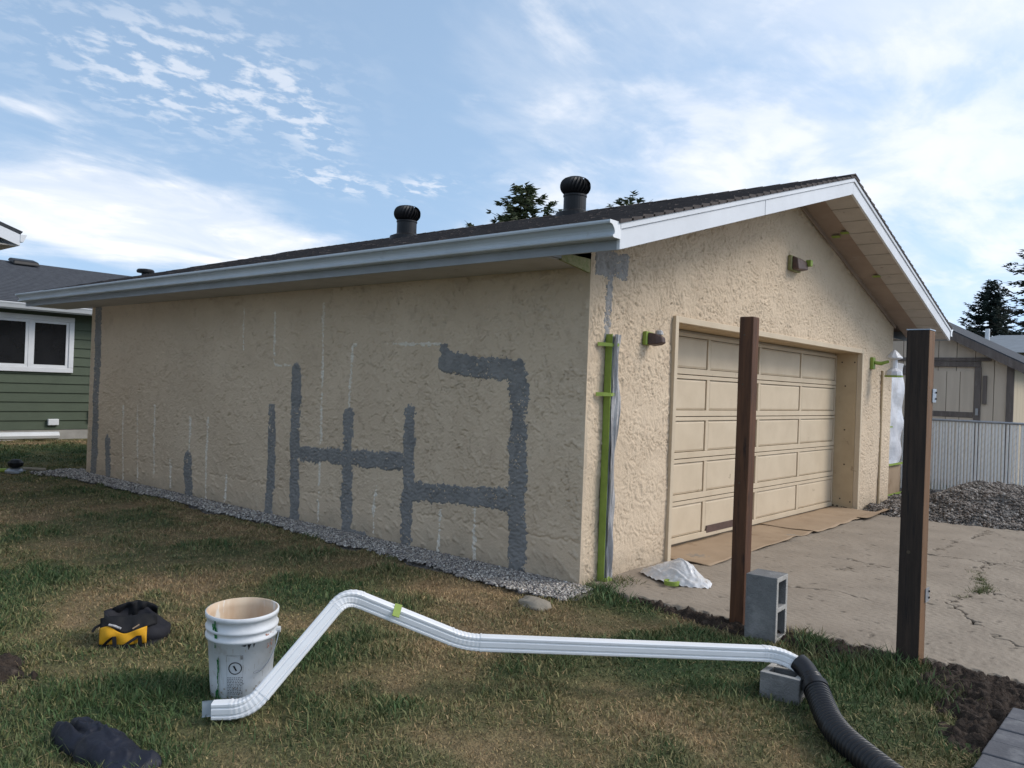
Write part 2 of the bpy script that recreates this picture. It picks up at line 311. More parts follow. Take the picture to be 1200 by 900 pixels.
# ------------------------------------------------------------------ garage dimensions (m)
GL, GW, GH = 8.55, 7.48, 2.346                # depth, width, soffit height
EAVE, RAKE, REAR = 0.555, 0.608, 0.90         # overhangs
ZE, SL = 2.528, 0.2845                        # roof height at the eave edge, slope
D0, D1, DH, DREC = 1.265, 6.06, 2.045, 0.30   # door opening and recess
def ztop(x): return ZE+SL*np.minimum(np.asarray(x)+EAVE, GW+EAVE-np.asarray(x))

# ------------------------------------------------------------------ ground
g = MB(); g.add([(-160, -60, -.035), (200, -60, -.035), (200, 240, -.035), (-160, 240, -.035)], [(0, 1, 2, 3)])
tag(g.build('ground', M['ground']), kind='structure')

def drive_edge(y): return 0.05+0.035*np.sin(np.asarray(y)*2.1)+0.02*np.sin(np.asarray(y)*7.7+1)
def gravel_w(y):
    y = np.asarray(y, float)
    return .40-.09*sstep(.5, 4, y)+.10*sstep(6.5, 8.3, y)+.025*np.sin(y*3.1)+.015*np.sin(y*8.3+1)
fa, fb, fc, fd = Field(11, .9), Field(12, .35), Field(13, 2.2), Field(14, .12)
def soil_mask(x, y):
    """>0 where bare soil shows"""
    x = np.asarray(x, float); y = np.asarray(y, float); n = .06*fb(x, y)+.03*fd(x, y)
    strip = np.minimum(x-(drive_edge(y)-.16-.07*np.sin(y*3.3+.5)), .35-np.abs(y+1.9)*.0+0*x); strip = np.where((y < -.38) & (y > -2.5), strip, -1)
    gap = np.where((y < -1.62) & (y > -2.05), .03, 0)
    lower = .30-np.hypot((x+.55)*.62, (y+2.74)*1.35)
    edge = np.where(y < -2.35, x-(-.34), -1)
    pit = .17-np.hypot(x+3.47, (y-.98)*.85)
    return np.maximum(np.maximum(np.maximum(strip, lower), edge), pit)+n*.8+gap
def lawn_ok(x, y):
    x = np.asarray(x, float); y = np.asarray(y, float)
    ok = (soil_mask(x, y) < 0)
    ok &= ~((x > -gravel_w(y)+.02*fd(x, y)) & (x < 8) & (y > -.16) & (y < GL+.45))
    ok &= ~((x > drive_edge(y)-.02) & (y <= .1))
    ok &= ~((y > 14.7)) & ~((x > -2.0) & (y < -2.78))
    return ok
GREEN = [(-2.9, 2.6, 1.0, .55), (-1.5, 1.2, .7, .35), (-3.3, .0, .75, .55), (-2.3, .25, .45, .25), (-.75, -1.5, .5, .5), (-1.1, -1.3, .55, .35),
         (-.25, -.55, .35, .22), (-1.25, -2.3, .5, .4), (-.55, -2.1, .35, .35), (-2.9, 4.3, .8, .4), (.5, 12, 3, 1.6), (-1.9, -.75, .5, .25)]
DRY = [(-.75, .7, .35, 1.2), (-.55, 2.6, .25, 1.3), (-.62, 4.5, .28, 1.2), (-.62, -.45, .55, .3), (-1.55, -.35, .6, .4), (-1.75, 1.9, .6, .35), (-1.8, -1.55, .6, .25),
       (-2.7, 3.4, .9, .4), (-1.9, 5.4, 1.0, .6), (-.65, -2.45, .3, .16), (-1.5, -1.95, .35, .3), (-2.2, .75, .4, .3), (.8, 14.0, 3, .5), (-.35, -1.0, .3, .15)]
def lush(x, y):
    """0 = straw-dry turf, 1 = green turf"""
    x = np.asarray(x, float); y = np.asarray(y, float)
    v = .53+.12*fa(x, y)+.10*fb(x, y)+.10*fc(x, y)
    for cx, cy, rx, ry in GREEN: v = v+.42*np.exp(-((x-cx)/rx)**2-((y-cy)/ry)**2)
    for cx, cy, rx, ry in DRY: v = v-.36*np.exp(-((x-cx)/rx)**2-((y-cy)/ry)**2)
    return np.clip(v, 0, 1)
C_DRY, C_MID, C_GRN = np.array([.42, .29, .155]), np.array([.215, .195, .087]), np.array([.070, .116, .043])
def turf(l):
    l = l[:, None]; return np.where(l < .5, C_DRY+(C_MID-C_DRY)*l*2, C_MID+(C_GRN-C_MID)*(l-.5)*2)

xs = np.arange(-9, 3.6, .06); ys = np.arange(-6, 15.1, .06)
X, Y = np.meshgrid(xs, ys, indexing='ij'); x, y = X.ravel(), Y.ravel()
Z = .006*fb(x, y)+.008*fa(x, y)-.004
sm = soil_mask(x, y)
# keep the turf sheet below the slab, the gravel and the soil
Z = np.where((x > -.02) & (y < 9.2), -.03, Z); Z = np.where(sm > -.03, Z-.012, Z)
F = grid_faces(len(xs), len(ys))
lw = npmesh('lawn', np.stack([x, y, Z], 1), F, M['lawn'], colors=turf(lush(x, y))*.8)
tag(lw, kind='structure')

# grass blades: one mass nobody could count
def scatter(n, dmin, dmax, half):
    D = np.sqrt(rng.uniform(dmin**2, dmax**2, n)); a = rng.uniform(-half, half, n)
    return CAM[0]+D*np.sin(YAW+a), CAM[1]+D*np.cos(YAW+a), D
px_, py_, pd_ = [], [], []
half = math.radians(41)
for d0, d1, dens in ((1.9, 3.0, 7500), (3.0, 4.0, 9000), (4.0, 5.2, 7200), (5.2, 6.6, 5200), (6.6, 8.5, 3600), (8.5, 11, 2300), (11, 14.5, 1400), (14.5, 21, 750)):
    n = int(half*(d1*d1-d0*d0)*dens); a, b, c = scatter(n, d0, d1, half)
    k = lawn_ok(a, b); px_.append(a[k]); py_.append(b[k]); pd_.append(c[k])
gx, gy, gd = map(np.concatenate, (px_, py_, pd_))
# tufts: weeds in the slab cracks and long grass by the corner, the soil edge and the right post
def tufts(spots):
    a, b, h = [], [], []
    for cx, cy, r, n, hh in spots:
        a.append(cx+r*rng.standard_normal(n)*.6); b.append(cy+r*rng.standard_normal(n)*.6); h.append(np.full(n, hh))
    return np.concatenate(a), np.concatenate(b), np.concatenate(h)
TUFT = [(.02, -.16, .16, 420, .10), (.30, -.16, .12, 260, .09), (-.12, -.3, .2, 380, .08), (-.12, -2.15, .13, 320, .12), (-.2, -2.0, .16, 300, .10),
        (-.12, -1.75, .12, 280, .11), (.02, -1.66, .08, 150, .10), (-.32, -2.3, .2, 420, .10), (-.42, -2.42, .16, 320, .10), (-.55, -1.95, .3, 500, .07),
        (-2.75, -.02, .22, 400, .07), (-2.3, .1, .25, 420, .08), (-3.2, -.2, .4, 700, .08), (-3.3, .3, .3, 400, .08), (-.3, -1.25, .1, 120, .07), (-1.0, 1.5, .4, 300, .06)]
tx, ty, th = tufts(TUFT); k = (tx < drive_edge(ty)+.05) | (ty > -.3); k &= ~((ty > -.02) & (tx > -.02))
tx, ty, th = tx[k], ty[k], th[k]
gh = np.full(len(gx), .0205)*(1+.45*sstep(.4, .9, lush(gx, gy)))*np.clip(1+.25*fa(gx, gy), .6, 1.6)
gx = np.concatenate([gx, tx]); gy = np.concatenate([gy, ty]); gh = np.concatenate([gh, th*.60])
gd = np.hypot(gx-CAM[0], gy-CAM[1]); n = len(gx)
gh = gh*rng.uniform(.55, 1.45, n); wd = .0020*np.clip(gd/3.4, .8, 6)**.75*rng.uniform(.7, 1.4, n)
ang = rng.uniform(0, 2*np.pi, n); la = rng.uniform(0, 2*np.pi, n); lean = gh*rng.uniform(.15, 1.1, n)
mat_ = rng.random(n) < .34; mat_[-len(tx):] = False
lean = np.where(mat_, gh*rng.uniform(1.2, 2.2, n), lean); gh = np.where(mat_, gh*.40, gh); wd = np.where(rng.random(n) < .15, wd*1.7, wd)
wx, wy = np.cos(ang)*wd, np.sin(ang)*wd; lx, ly = np.cos(la)*lean, np.sin(la)*lean
z0 = .006*fb(gx, gy)+.008*fa(gx, gy)-.008
z0 = np.where((gx > -.02) & (gy < 9.2), -.005, z0)
V = np.empty((n, 5, 3))
V[:, 0] = np.stack([gx-wx, gy-wy, z0], 1); V[:, 1] = np.stack([gx+wx, gy+wy, z0], 1)
V[:, 2] = np.stack([gx-wx*.8+lx*.35, gy-wy*.8+ly*.35, z0+gh*.6], 1); V[:, 3] = np.stack([gx+wx*.8+lx*.35, gy+wy*.8+ly*.35, z0+gh*.6], 1)
V[:, 4] = np.stack([gx+lx, gy+ly, z0+gh], 1)
lv = np.clip(lush(gx, gy)+.20*rng.standard_normal(n), 0, 1); lv[-len(tx):] = np.clip(lv[-len(tx):]+.25*(th > .075), 0, 1)
lv = np.where(mat_, np.clip(lv-.30, 0, 1), lv)
bc = turf(lv)*rng.uniform(.75, 1.3, n)[:, None]
b0 = np.arange(n)[:, None]*5
npm = npmesh('grass', V.reshape(-1, 3), [b0+np.array([[0, 1, 3, 2]]), b0+np.array([[2, 3, 4]])], M['grass'], smooth=False, colors=np.repeat(bc, 5, 0))
tag(npm, 'patchy short lawn grass, partly dried to straw, around the garage', 'grass', kind='stuff')

# bare soil beside the slab, sheet with clods
xs = np.arange(-1.9, .14, .011); ys = np.arange(-3.4, -.25, .011); X, Y = np.meshgrid(xs, ys, indexing='ij')
def soil_sheet(name, xs, ys, label):
    X, Y = np.meshgrid(xs, ys, indexing='ij'); s = soil_mask(X, Y); f1, f2, f3 = Field(31, .10), Field(32, .045), Field(33, .022)
    Z = -.012+np.clip(s, -.05, .10)*.35+(.009*f1(X, Y)+.007*f2(X, Y)+.004*f3(X, Y))*sstep(-.03, .05, s)
    Z = np.where(X > drive_edge(Y)-.015, np.minimum(Z, .022), Z)
    k = (s > -.045); kf = k[:-1, :-1] & k[1:, :-1] & k[1:, 1:] & k[:-1, 1:]
    V, F, _ = compact(np.stack([X, Y, Z], -1).reshape(-1, 3), grid_faces(len(xs), len(ys), kf))
    o = npmesh(name, V, F, M['soil']); tag(o, label, 'soil', kind='stuff'); return o
soil_sheet('bare_soil', xs, ys, 'dark loose soil along the edge of the concrete driveway')
soil_sheet('bare_soil', np.arange(-3.95, -2.9, .014), np.arange(.55, 1.45, .014), 'small heap of dug dark soil on the lawn near the tool bag')

# pebbles
def pebbles(name, cx, cy, cz, sz, label, pal, seed, parent=None):
    r = np.random.default_rng(seed); n = len(cx)
    bv = np.array([(1, 0, 0), (.2, 1, 0), (-1, .1, 0), (-.1, -1, 0), (.1, .1, 1), (0, 0, -1)], float)
    bf = np.array([(0, 1, 4), (1, 2, 4), (2, 3, 4), (3, 0, 4), (1, 0, 5), (2, 1, 5), (3, 2, 5), (0, 3, 5)])
    S = sz[:, None]*np.stack([r.uniform(.75, 1.3, n), r.uniform(.6, 1.0, n), r.uniform(.45, .8, n)], 1)
    a = r.uniform(0, 2*np.pi, n); t = r.uniform(-.6, .6, n)
    P = bv[None]*(1+.18*r.standard_normal((n, len(bv), 1)))*S[:, None, :]
    P = np.stack([P[..., 0]*np.cos(t)[:, None]-P[..., 2]*np.sin(t)[:, None], P[..., 1], P[..., 0]*np.sin(t)[:, None]+P[..., 2]*np.cos(t)[:, None]], -1)
    P = np.stack([P[..., 0]*np.cos(a)[:, None]-P[..., 1]*np.sin(a)[:, None], P[..., 0]*np.sin(a)[:, None]+P[..., 1]*np.cos(a)[:, None], P[..., 2]], -1)
    P = P+np.stack([cx, cy, cz], 1)[:, None, :]
    c = np.array(pal)[r.integers(0, len(pal), n)]*r.uniform(.7, 1.3, n)[:, None]
    o = npmesh(name, P.reshape(-1, 3), (np.arange(n)[:, None, None]*len(bv)+bf[None]).reshape(-1, 3), M['stone'], parent, smooth=False, colors=np.repeat(c, len(bv), 0))
    return tag(o, label, 'gravel', kind='stuff')
PAL = [(.38, .35, .32), (.25, .228, .22), (.54, .50, .445), (.16, .15, .145), (.44, .385, .325), (.66, .615, .55), (.31, .275, .25)]
n = 25000
cy = np.concatenate([rng.uniform(-.16, 3.5, int(n*.62)), rng.uniform(3.5, GL+.5, n-int(n*.62))]); cx = -rng.uniform(0, 1, n)*(gravel_w(cy)+.02)
far = cy > 3.5
k = (cx > -gravel_w(cy)+.02*fd(cx, cy)); cx, cy, far = cx[k], cy[k], far[k]
cz = .004+.022*np.clip(1-np.abs(-cx-.10)/.36, 0, 1)+.010*rng.random(len(cx))
pebbles('wall_gravel', cx, cy, cz, np.where(far, .0135, .0105)*rng.uniform(.7, 1.5, len(cx)), 'strip of grey pebbles along the foot of the stucco side wall', PAL, 3)
ex = -rng.uniform(-.6, .62, 700); ey = rng.uniform(GL, GL+.42, 700)
pebbles('corner_gravel', ex, ey, .012+.02*rng.random(700), .017*rng.uniform(.7, 1.4, 700), 'end of the pebble strip turning the rear corner of the garage', PAL, 4)
ys = np.arange(-.2, GL+.5, .1); b = MB(); rings = []
for yv in ys:
    w = float(gravel_w(yv)); rings.append([(-w, yv, -.022), (-w*.8, yv, .004), (-w*.3, yv, .020), (.01, yv, .016)])
b.loft(rings, (False, False), closed=False); o = b.build('gravel_bed', M['gravel_bed'], smooth=True); tag(o, kind='structure')

# ------------------------------------------------------------------ driveway
CRACKS = [[(3.9, -2.2), (3.575, -2.049), (3.451, -1.991), (3.132, -1.964), (2.956, -2.004), (2.671, -2.077), (2.327, -2.183), (2.054, -2.149), (1.64, -2.072)],
          [(1.64, -2.072), (1.421, -2.173), (1.126, -2.34), (.963, -2.437), (.856, -2.548), (.783, -2.656), (.6, -2.9), (.3, -3.2)],
          [(2.251, -2.22), (2.167, -2.346), (2.087, -2.467), (2.0, -2.8), (1.8, -3.3)], [(2.627, -.942), (2.62, -1.165), (2.537, -1.402)],
          [(3.6, -1.35), (3.733, -1.45), (4.083, -1.521), (4.681, -1.485), (4.949, -1.575), (5.6, -1.6)],
          [(3.539, -1.496), (3.513, -1.718), (3.542, -2.021), (3.575, -2.3), (3.5, -2.9)], [(2.069, -1.133), (2.391, -1.237), (2.514, -1.339)],
          [(1.25, -.85), (1.2, -1.1), (1.28, -1.4), (1.2, -1.7)]]
dx = np.concatenate([np.arange(-.06, .4, .016), np.arange(.4, 3.7, .0085), np.arange(3.7, 6.3, .02)]); dy = np.concatenate([np.arange(-6.5, -3.3, .12), np.arange(-3.3, -2.75, .02), np.arange(-2.75, -1.9, .0085), np.arange(-1.9, .02, .018)])
X, Y = np.meshgrid(dx, dy, indexing='ij')
cd_ = np.full(X.shape, 9.0); jf = Field(41, .12); jx, jy = .022*jf(X, Y), .022*jf(Y+3, X)
for c in CRACKS: cd_ = np.minimum(cd_, seg_dist(X+jx, Y+jy, c))
wv = .006+.005*(Field(42, .25)(X, Y) > .1)
crack = sstep(0, .6, 1-cd_/(wv+.005)); crack *= sstep(-1.0, .1, Field(43, .35)(X, Y)+.45)
e = drive_edge(Y)+.02*fd(X, Y); hz = Field(44, .5); hz2 = Field(45, .06)
zt = .028+.003*hz(X, Y)+.0012*hz2(X, Y)-.022*crack
pit = Field(46, .09)(X, Y)*Field(47, .3)(X, Y); zt = zt-.005*sstep(1.6, 2.6, pit)
zt = np.where(X < e, -.04, zt); zt = np.where(X > 5.92+.08*np.sin(Y*2.2)+.03*fd(X, Y), .0, zt)
dirt = np.clip(crack*1.0+.40*sstep(1.7, 2.6, pit), 0, 1)
cc = np.ones(X.shape+(3,))*(1-dirt)[..., None]+np.array([.05, .042, .035])*dirt[..., None]
kf = (X > e-.06); kf = kf[:-1, :-1] & kf[1:, 1:]
V, F, C = compact(np.stack([X, Y, zt], -1).reshape(-1, 3), grid_faces(len(dx), len(dy), kf), cc.reshape(-1, 3))
dr = npmesh('driveway', V, F, M['concrete'], colors=C); tag(dr, kind='structure')
# slab runs into the door recess
V2 = np.array([(D0, .02, .0275), (D1, .02, .0275), (D1, .6, .0275), (D0, .6, .0275)]); npm = npmesh('driveway_sill', V2, np.array([[0, 1, 2, 3]]), M['concrete'], smooth=False, colors=np.ones((4, 3))); tag(npm, kind='structure')
# weeds in the cracks
def weeds(name, spots, label):
    a, b_, h = tufts(spots); n = len(a); hh = h*rng.uniform(.5, 1.4, n); an = rng.uniform(0, 6.28, n); le = hh*rng.uniform(.3, 1.3, n); l2 = rng.uniform(0, 6.28, n)
    w = .003*rng.uniform(.7, 1.4, n); zb = np.full(n, .018)
    V = np.empty((n, 3, 3)); V[:, 0] = np.stack([a-np.cos(an)*w, b_-np.sin(an)*w, zb], 1); V[:, 1] = np.stack([a+np.cos(an)*w, b_+np.sin(an)*w, zb], 1)
    V[:, 2] = np.stack([a+np.cos(l2)*le, b_+np.sin(l2)*le, zb+hh], 1)
    c = turf(np.clip(rng.uniform(.5, 1.0, n), 0, 1))
    o = npmesh(name, V.reshape(-1, 3), np.arange(n*3).reshape(-1, 3), M['grass'], smooth=False, colors=np.repeat(c, 3, 0)); return tag(o, label, 'weeds', kind='stuff')
weeds('crack_weeds', [(2.95, -2.0, .07, 70, .025), (2.67, -2.08, .05, 110, .025), (2.80, -2.04, .04, 60, .02), (2.33, -2.18, .055, 170, .03), (2.15, -2.165, .05, 130, .025), (2.5, -2.13, .045, 90, .025), (2.24, -2.17, .05, 120, .03), (1.9, -2.12, .06, 60, .02)], 'small green weeds growing in the driveway crack')

# ------------------------------------------------------------------ garage
gar = thing('garage', 'tan stucco garage with wide panelled door and grey mortar patches on its side', 'garage', (GW/2, GL/2, 0))
W1, W2 = Field(51, .22), Field(52, .22); A1, A2, A3, A4, A5 = Field(53, .055), Field(54, .075), Field(55, .11), Field(56, .022), Field(57, 1.1)
SM1, SM2 = Field(58, .42), Field(59, .55)
def stucco_front(s, z):
    a = s+.022*W1(s, z); b = z+.022*W2(s, z)
    amp = (.75+.25*sstep(.6, 2.2, z))*(.45+.55*sstep(-.9, .3, SM1(s, z)+.5*sstep(1.4, 2.4, z)))
    pl = sstep(-.62, -.38, A1(a, b)); gr = np.exp(-(A2(a, b)/.11)**2)*sstep(-.05, .25, A3(s, z)); g2 = sstep(-.02, .05, A2(a, b))
    return amp*(.0065*pl-.021*gr*(.4+.6*pl)+.004*g2*sstep(-.2, .3, A3(s+2, z))+.0016*A4(s, z))+.004*A5(s, z)
B1, B2, B3, B4 = Field(61, .085), Field(62, .13), Field(63, .024), Field(64, .075, stretch=3.2, ang=math.radians(38))
B5 = Field(65, .05)
def stucco_side(s, z):
    a = s+.03*W1(s, z); b = z+.03*W2(s, z)
    n = B1(a, b); edge = sstep(-.04, .04, n)*sstep(-.1, .9, B2(s, z))
    ridge = np.exp(-(B5(a*.7, b*1.2)/.18)**2)*sstep(.1, .5, B2(s+5, z))
    gv = np.exp(-(n/.10)**2)*sstep(.0, .35, B2(s+9, z)); up = .0085*edge+.0120*ridge-.021*gv+.0020*B3(s, z)
    lo = .0185*np.exp(-((B4(s, z)-.5)/.28)**2)*sstep(-.5, .6, B2(s, z))+.0012*B3(s, z)
    t = sstep(.40, .28, z+.015*B1(s, 0*z)); h = (up*(1-t)+lo*t)*(.55+.45*sstep(-.8, .4, SM2(s, z)))
    line = np.exp(-((z-.355+.010*B1(s, 0*z)+.016*s*0)/.008)**2)
    return h-.012*line*sstep(-.6, .2, B2(s*.5, 0*z))+.005*A5(s, z)
def var_axis(L, f):
    out = [0.0]
    while out[-1] < L: out.append(out[-1]+f(out[-1]))
    a = np.array(out); return a*L/a[-1]
# side wall, x = 0, facing -x
sy = var_axis(GL, lambda s: .0085*max(1, math.hypot(4.88, s+3.46)/6.6)); sz = np.arange(0, 2.42, .0085)
S, Zg = np.meshgrid(sy, sz, indexing='ij'); fade = sstep(0, .025, S)*sstep(0, .03, GL-S)
H = stucco_side(S, Zg)*fade
V = np.stack([-H, S, Zg-.03], -1).reshape(-1, 3)
F = grid_faces(len(sy), len(sz))[:, ::-1]
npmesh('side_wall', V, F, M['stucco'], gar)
# gable front wall, y = 0, facing -y
fx = var_axis(GW, lambda s: .0072*max(1, math.hypot(s+4.88, 3.46)/6.0)*(1.0)); fz = np.arange(0, 3.66, .0078)
S, Zg = np.meshgrid(fx, fz, indexing='ij'); fade = sstep(0, .03, S)*sstep(0, .03, GW-S)
H = stucco_front(S, Zg)*fade
inside = (S > D0-.02) & (S < D1+.02) & (Zg < DH+.02+.03)
k = (Zg-.03 < ztop(S)-.07) & ~inside
kf = k[:-1, :-1] & k[1:, :-1] & k[1:, 1:] & k[:-1, 1:]
V, F, _ = compact(np.stack([S, -H, Zg-.03], -1).reshape(-1, 3), grid_faces(len(fx), len(fz), kf))
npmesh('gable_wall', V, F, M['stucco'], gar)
# other two walls and the dark core behind the skins
b = MB(); b.box(GW-.02, GW, .03, GL-.02, -.03, 2.4); b.build('far_side_wall', M['stucco'], gar)
b = MB(); b.box(0.0, GW, GL-.02, GL+.001, -.03, 2.4)
b.add([(.02, GL-.01, 2.4), (GW-.02, GL-.01, 2.4), (GW/2, GL-.01, 3.6)], [(0, 2, 1)]); b.build('rear_wall', M['stucco'], gar)
b = MB(); b.box(.03, .12, .03, GL-.03, -.03, 2.36)
b.box(.03, D0-.03, .03, .12, -.03, 2.36); b.box(D1+.03, GW-.03, .03, .12, -.03, 2.36); b.box(D0-.03, D1+.03, .03, .12, DH+.03, 2.36)
b.add([(.03, .05, 2.36), (GW-.03, .05, 2.36), (GW/2, .05, 3.55), (.03, .12, 2.36), (GW-.03, .12, 2.36), (GW/2, .12, 3.55)], [(0, 1, 2), (3, 5, 4), (0, 2, 5, 3), (1, 4, 5, 2)])
b.build('wall_core', M['joint'], gar)

# mortar patches on the side wall: raised, ragged trowel work
P1f, P2f, P3f, P4f = Field(71, .05), Field(72, .11), Field(73, .028), Field(74, .38)
def wall_patch(name, y0, y1, z0, z1, sdf, m, hfun, plane, thick=.007, rag=.012, step=.0085, parent=gar, label=None):
    a = np.arange(y0, y1, step); c = np.arange(z0, z1, step); S, Z = np.meshgrid(a, c, indexing='ij')
    d = sdf(S, Z)+rag*.75*P4f(S, Z)+rag*.45*P1f(S, Z)+rag*.45*P2f(S, Z)+rag*.15*P3f(S, Z)
    base = hfun(S, Z+.03); Hh = base*.55+np.clip(d*.5+.001, -.006, thick)+.0022*P1f(S*.6+3, Z*1.6)+.0016*P3f(S, Z+2)
    Hh = np.where(d > .004, np.maximum(Hh, base+.0015), Hh); Hh = np.where(d < -.006, base-.006, Hh)
    k = d > -.012; kf = k[:-1, :-1] | k[1:, :-1] | k[1:, 1:] | k[:-1, 1:]
    V = np.stack([-Hh, S, Z], -1) if plane == 'x' else np.stack([S, -Hh, Z], -1)
    F = grid_faces(len(a), len(c), kf); F = F[:, ::-1] if plane == 'x' else F
    V, F, _ = compact(V.reshape(-1, 3), F); o = npmesh(name, V, F, m, parent)
    if label: o['label'] = label
    return o
def poly_sdf(pts, w): return lambda S, Z: w-seg_dist(S, Z, pts)
def patch(pts, w, rag=.012, **k):
    q = np.array(pts); wall_patch('mortar_patch', max(q[:, 0].min()-w-.06, .01), min(q[:, 0].max()+w+.06, GL-.005), max(q[:, 1].min()-w-.06, -.02), q[:, 1].max()+w+.06,
               poly_sdf(pts, w), M['mortar'], stucco_side, 'x', rag=rag, **k)
def multi(segs, rag=.013):
    def sdf(S, Z):
        d = np.full(S.shape, -9.0)
        for pts, w in segs: d = np.maximum(d, w-seg_dist(S, Z, pts))
        return d
    q = np.array([p for s, w in segs for p in s]); wall_patch('mortar_patch', q[:, 0].min()-.18, q[:, 0].max()+.18, max(q[:, 1].min()-.1, -.02), q[:, 1].max()+.16, sdf, M['mortar'], stucco_side, 'x', rag=rag)
multi([([(1.50, 1.76), (1.47, 1.65)], .055), ([(1.47, 1.65), (1.2, 1.60), (.66, 1.585)], .085), ([(.645, 1.60), (.625, .9), (.60, .0)], .088),
       ([(1.80, .50), (1.3, .535), (.66, .565)], .080), ([(1.875, 1.18), (1.88, .7), (1.87, .0)], .072)], .012)
multi([([(2.735, 1.12), (2.72, .6), (2.70, .0)], .078), ([(3.46, .70), (2.9, .725), (2.0, .755)], .075), ([(2.45, .02), (3.05, .0)], .035)], .012)
patch([(3.605, 1.54), (3.58, .8), (3.55, .0)], .080, .009)
patch([(4.0, 1.12), (3.995, .5), (3.99, .0)], .070, .009)
patch([(5.72, .47), (5.70, .25), (5.67, .0)], .088, .010)
patch([(7.90, .52), (7.87, .25), (7.85, .0)], .075, .009)
patch([(8.34, 2.33), (8.31, 1.2), (8.305, .0)], .095, .008)
def fsdf(S, Z):
    a = np.minimum(np.minimum(S-.045, .50-S-.16*np.clip(2.38-Z, 0, 1)*1.4), np.minimum(2.49-Z, Z-2.30+.25*np.abs(S-.25)*.2))
    return np.maximum(a, .042-seg_dist(S, Z, [(.255, 2.32), (.235, 2.1), (.215, 1.80)]))
o = wall_patch('mortar_patch', .03, .62, 1.75, 2.6, fsdf, M['mortar2'], stucco_front, 'y', thick=.004, rag=.010, label='grey mortar patch at the top of the corner above the downspout')
# chalk marks
def chalk(pts, w=.009):
    q = np.array(pts)
    wall_patch('chalk_line', q[:, 0].min()-.04, q[:, 0].max()+.04, max(q[:, 1].min()-.04, .03), q[:, 1].max()+.04,
               lambda S, Z: w-seg_dist(S, Z, pts), M['chalk'], stucco_side, 'x', thick=.0016, rag=.0065, step=.006)
for c in ([(3.18, 2.16), (3.165, 1.3), (3.145, .06)], [(4.03, 2.14), (4.01, 1.585)], [(4.01, 1.585), (3.71, 1.587)], [(2.72, 1.78), (2.735, 1.2)], [(2.66, 1.80), (2.72, 1.78)],
          [(2.21, 1.797), (1.55, 1.793)], [(2.30, .50), (2.33, .3), (2.31, .08)], [(1.46, .385), (1.473, .03)], [(1.06, .456), (1.058, .05)],
          [(7.48, 1.0), (7.40, .05)], [(7.04, 1.03), (6.99, .05)], [(6.6, 1.04), (6.55, .15)], [(6.136, .40), (6.13, .085)],
          [(5.72, .93), (5.70, .55)], [(5.31, .96), (5.28, .03)], [(4.86, .364), (4.86, .03)], [(4.62, 2.2), (4.6, 1.75)], [(3.18, 2.2), (3.17, 2.05)]):
    chalk(c, .011 if c[0][0] < 5 else .013)

# door opening: trim, jambs, header
def part(name, m, parent, *boxes, bevel=0.0):
    b = MB()
    for q in boxes: b.box(*q)
    return b.build(name, m, parent, bevel=bevel)
T = .055
part('door_trim', M['tan'], gar, (D0-T, D0, -.035, .03, .0, DH+T), bevel=.004)
part('door_trim', M['tan'], gar, (D1, D1+T, -.035, .03, .0, DH+T), bevel=.004)
part('door_trim', M['tan'], gar, (D0+.001, D1-.001, -.033, .03, DH+.001, DH+T), bevel=.004)
part('door_jamb', M['tan_jamb'], gar, (D0-.03, D0+.004, .031, DREC+.1, 0, DH))
jr = part('door_jamb', M['tan_jamb'], gar, (D1-.004, D1+.03, .031, DREC+.1, 0, DH))
part('door_header', M['tan_jamb'], gar, (D0-.03, D1+.03, .031, DREC+.1, DH-.002, DH+.03))
for z, yy in ((1.93, .06), (1.93, .22), (1.62, .17), (1.05, .16), (.6, .15), (.15, .19), (.12, .06)):
    b = MB(); b.tube([(D1-.004, yy, z), (D1-.009, yy, z)], .010, 8); b.build('bolt_head', M['joint'], jr)
b = MB(); z = .03
for i in range(9): b.box(D1-.007, D1-.0045, .04+i*.028, .04+i*.028+.02+.01*random.random(), .03, .035+.03*random.random())
b.build('flaked_paint', M['joint'], jr)
# sectional door: five rows of four panels
door = part('garage_door', M['tan'], gar, (D0+.006, D1-.006, DREC+.012, DREC+.04, .035, DH-.006))
rows, cols = 5, 4; z0, z1 = .045, DH-.02; rh = (z1-z0)/rows; cw = (D1-D0-.012)/cols
for r in range(rows):
    za = z0+r*rh; zb = za+rh-.008
    part('rail', M['tan'], door, (D0+.008, D1-.008, DREC-.012, DREC+.011, za, za+.055), bevel=.003)
    part('rail', M['tan'], door, (D0+.008, D1-.008, DREC-.012, DREC+.011, zb-.035, zb), bevel=.003)
    for c in range(cols+1):
        xc = D0+.006+c*cw; xa, xb = max(xc-.028, D0+.009), min(xc+.028, D1-.009)
        part('stile', M['tan'], door, (xa, xb, DREC-.0105, DREC+.011, za+.0555, zb-.0355), bevel=.003)
    for c in range(cols):
        xa = D0+.006+c*cw+.028+.006; xb = D0+.006+(c+1)*cw-.028-.006
        b = MB(); y_ = DREC; i = .018
        A = [(xa, za+.061), (xb, za+.061), (xb, zb-.041), (xa, zb-.041)]; Bq = [(xa+i, za+.061+i), (xb-i, za+.061+i), (xb-i, zb-.041-i), (xa+i, zb-.041-i)]
        b.loft([[(x, y_+.011, z) for x, z in A], [(x, y_+.004, z) for x, z in A], [(x, y_-.004, z) for x, z in Bq]], (False, True))
        b.build('panel', M['tan'], door)
    if r: part('section_joint', M['joint'], door, (D0+.009, D1-.009, DREC+.004, DREC+.0115, za-.0078, za-.0002))
xg = [D0+.006+c*cw for c in range(cols+1)]
b = MB()
for r in range(rows):
    za = z0+r*rh; zb = za+rh-.008
    for c in range(cols): b.box(xg[c]+.0285, xg[c+1]-.0285, DREC+.0085, DREC+.0113, za+.0557, zb-.0357)
b.build('panel_gap', M['joint'], door)
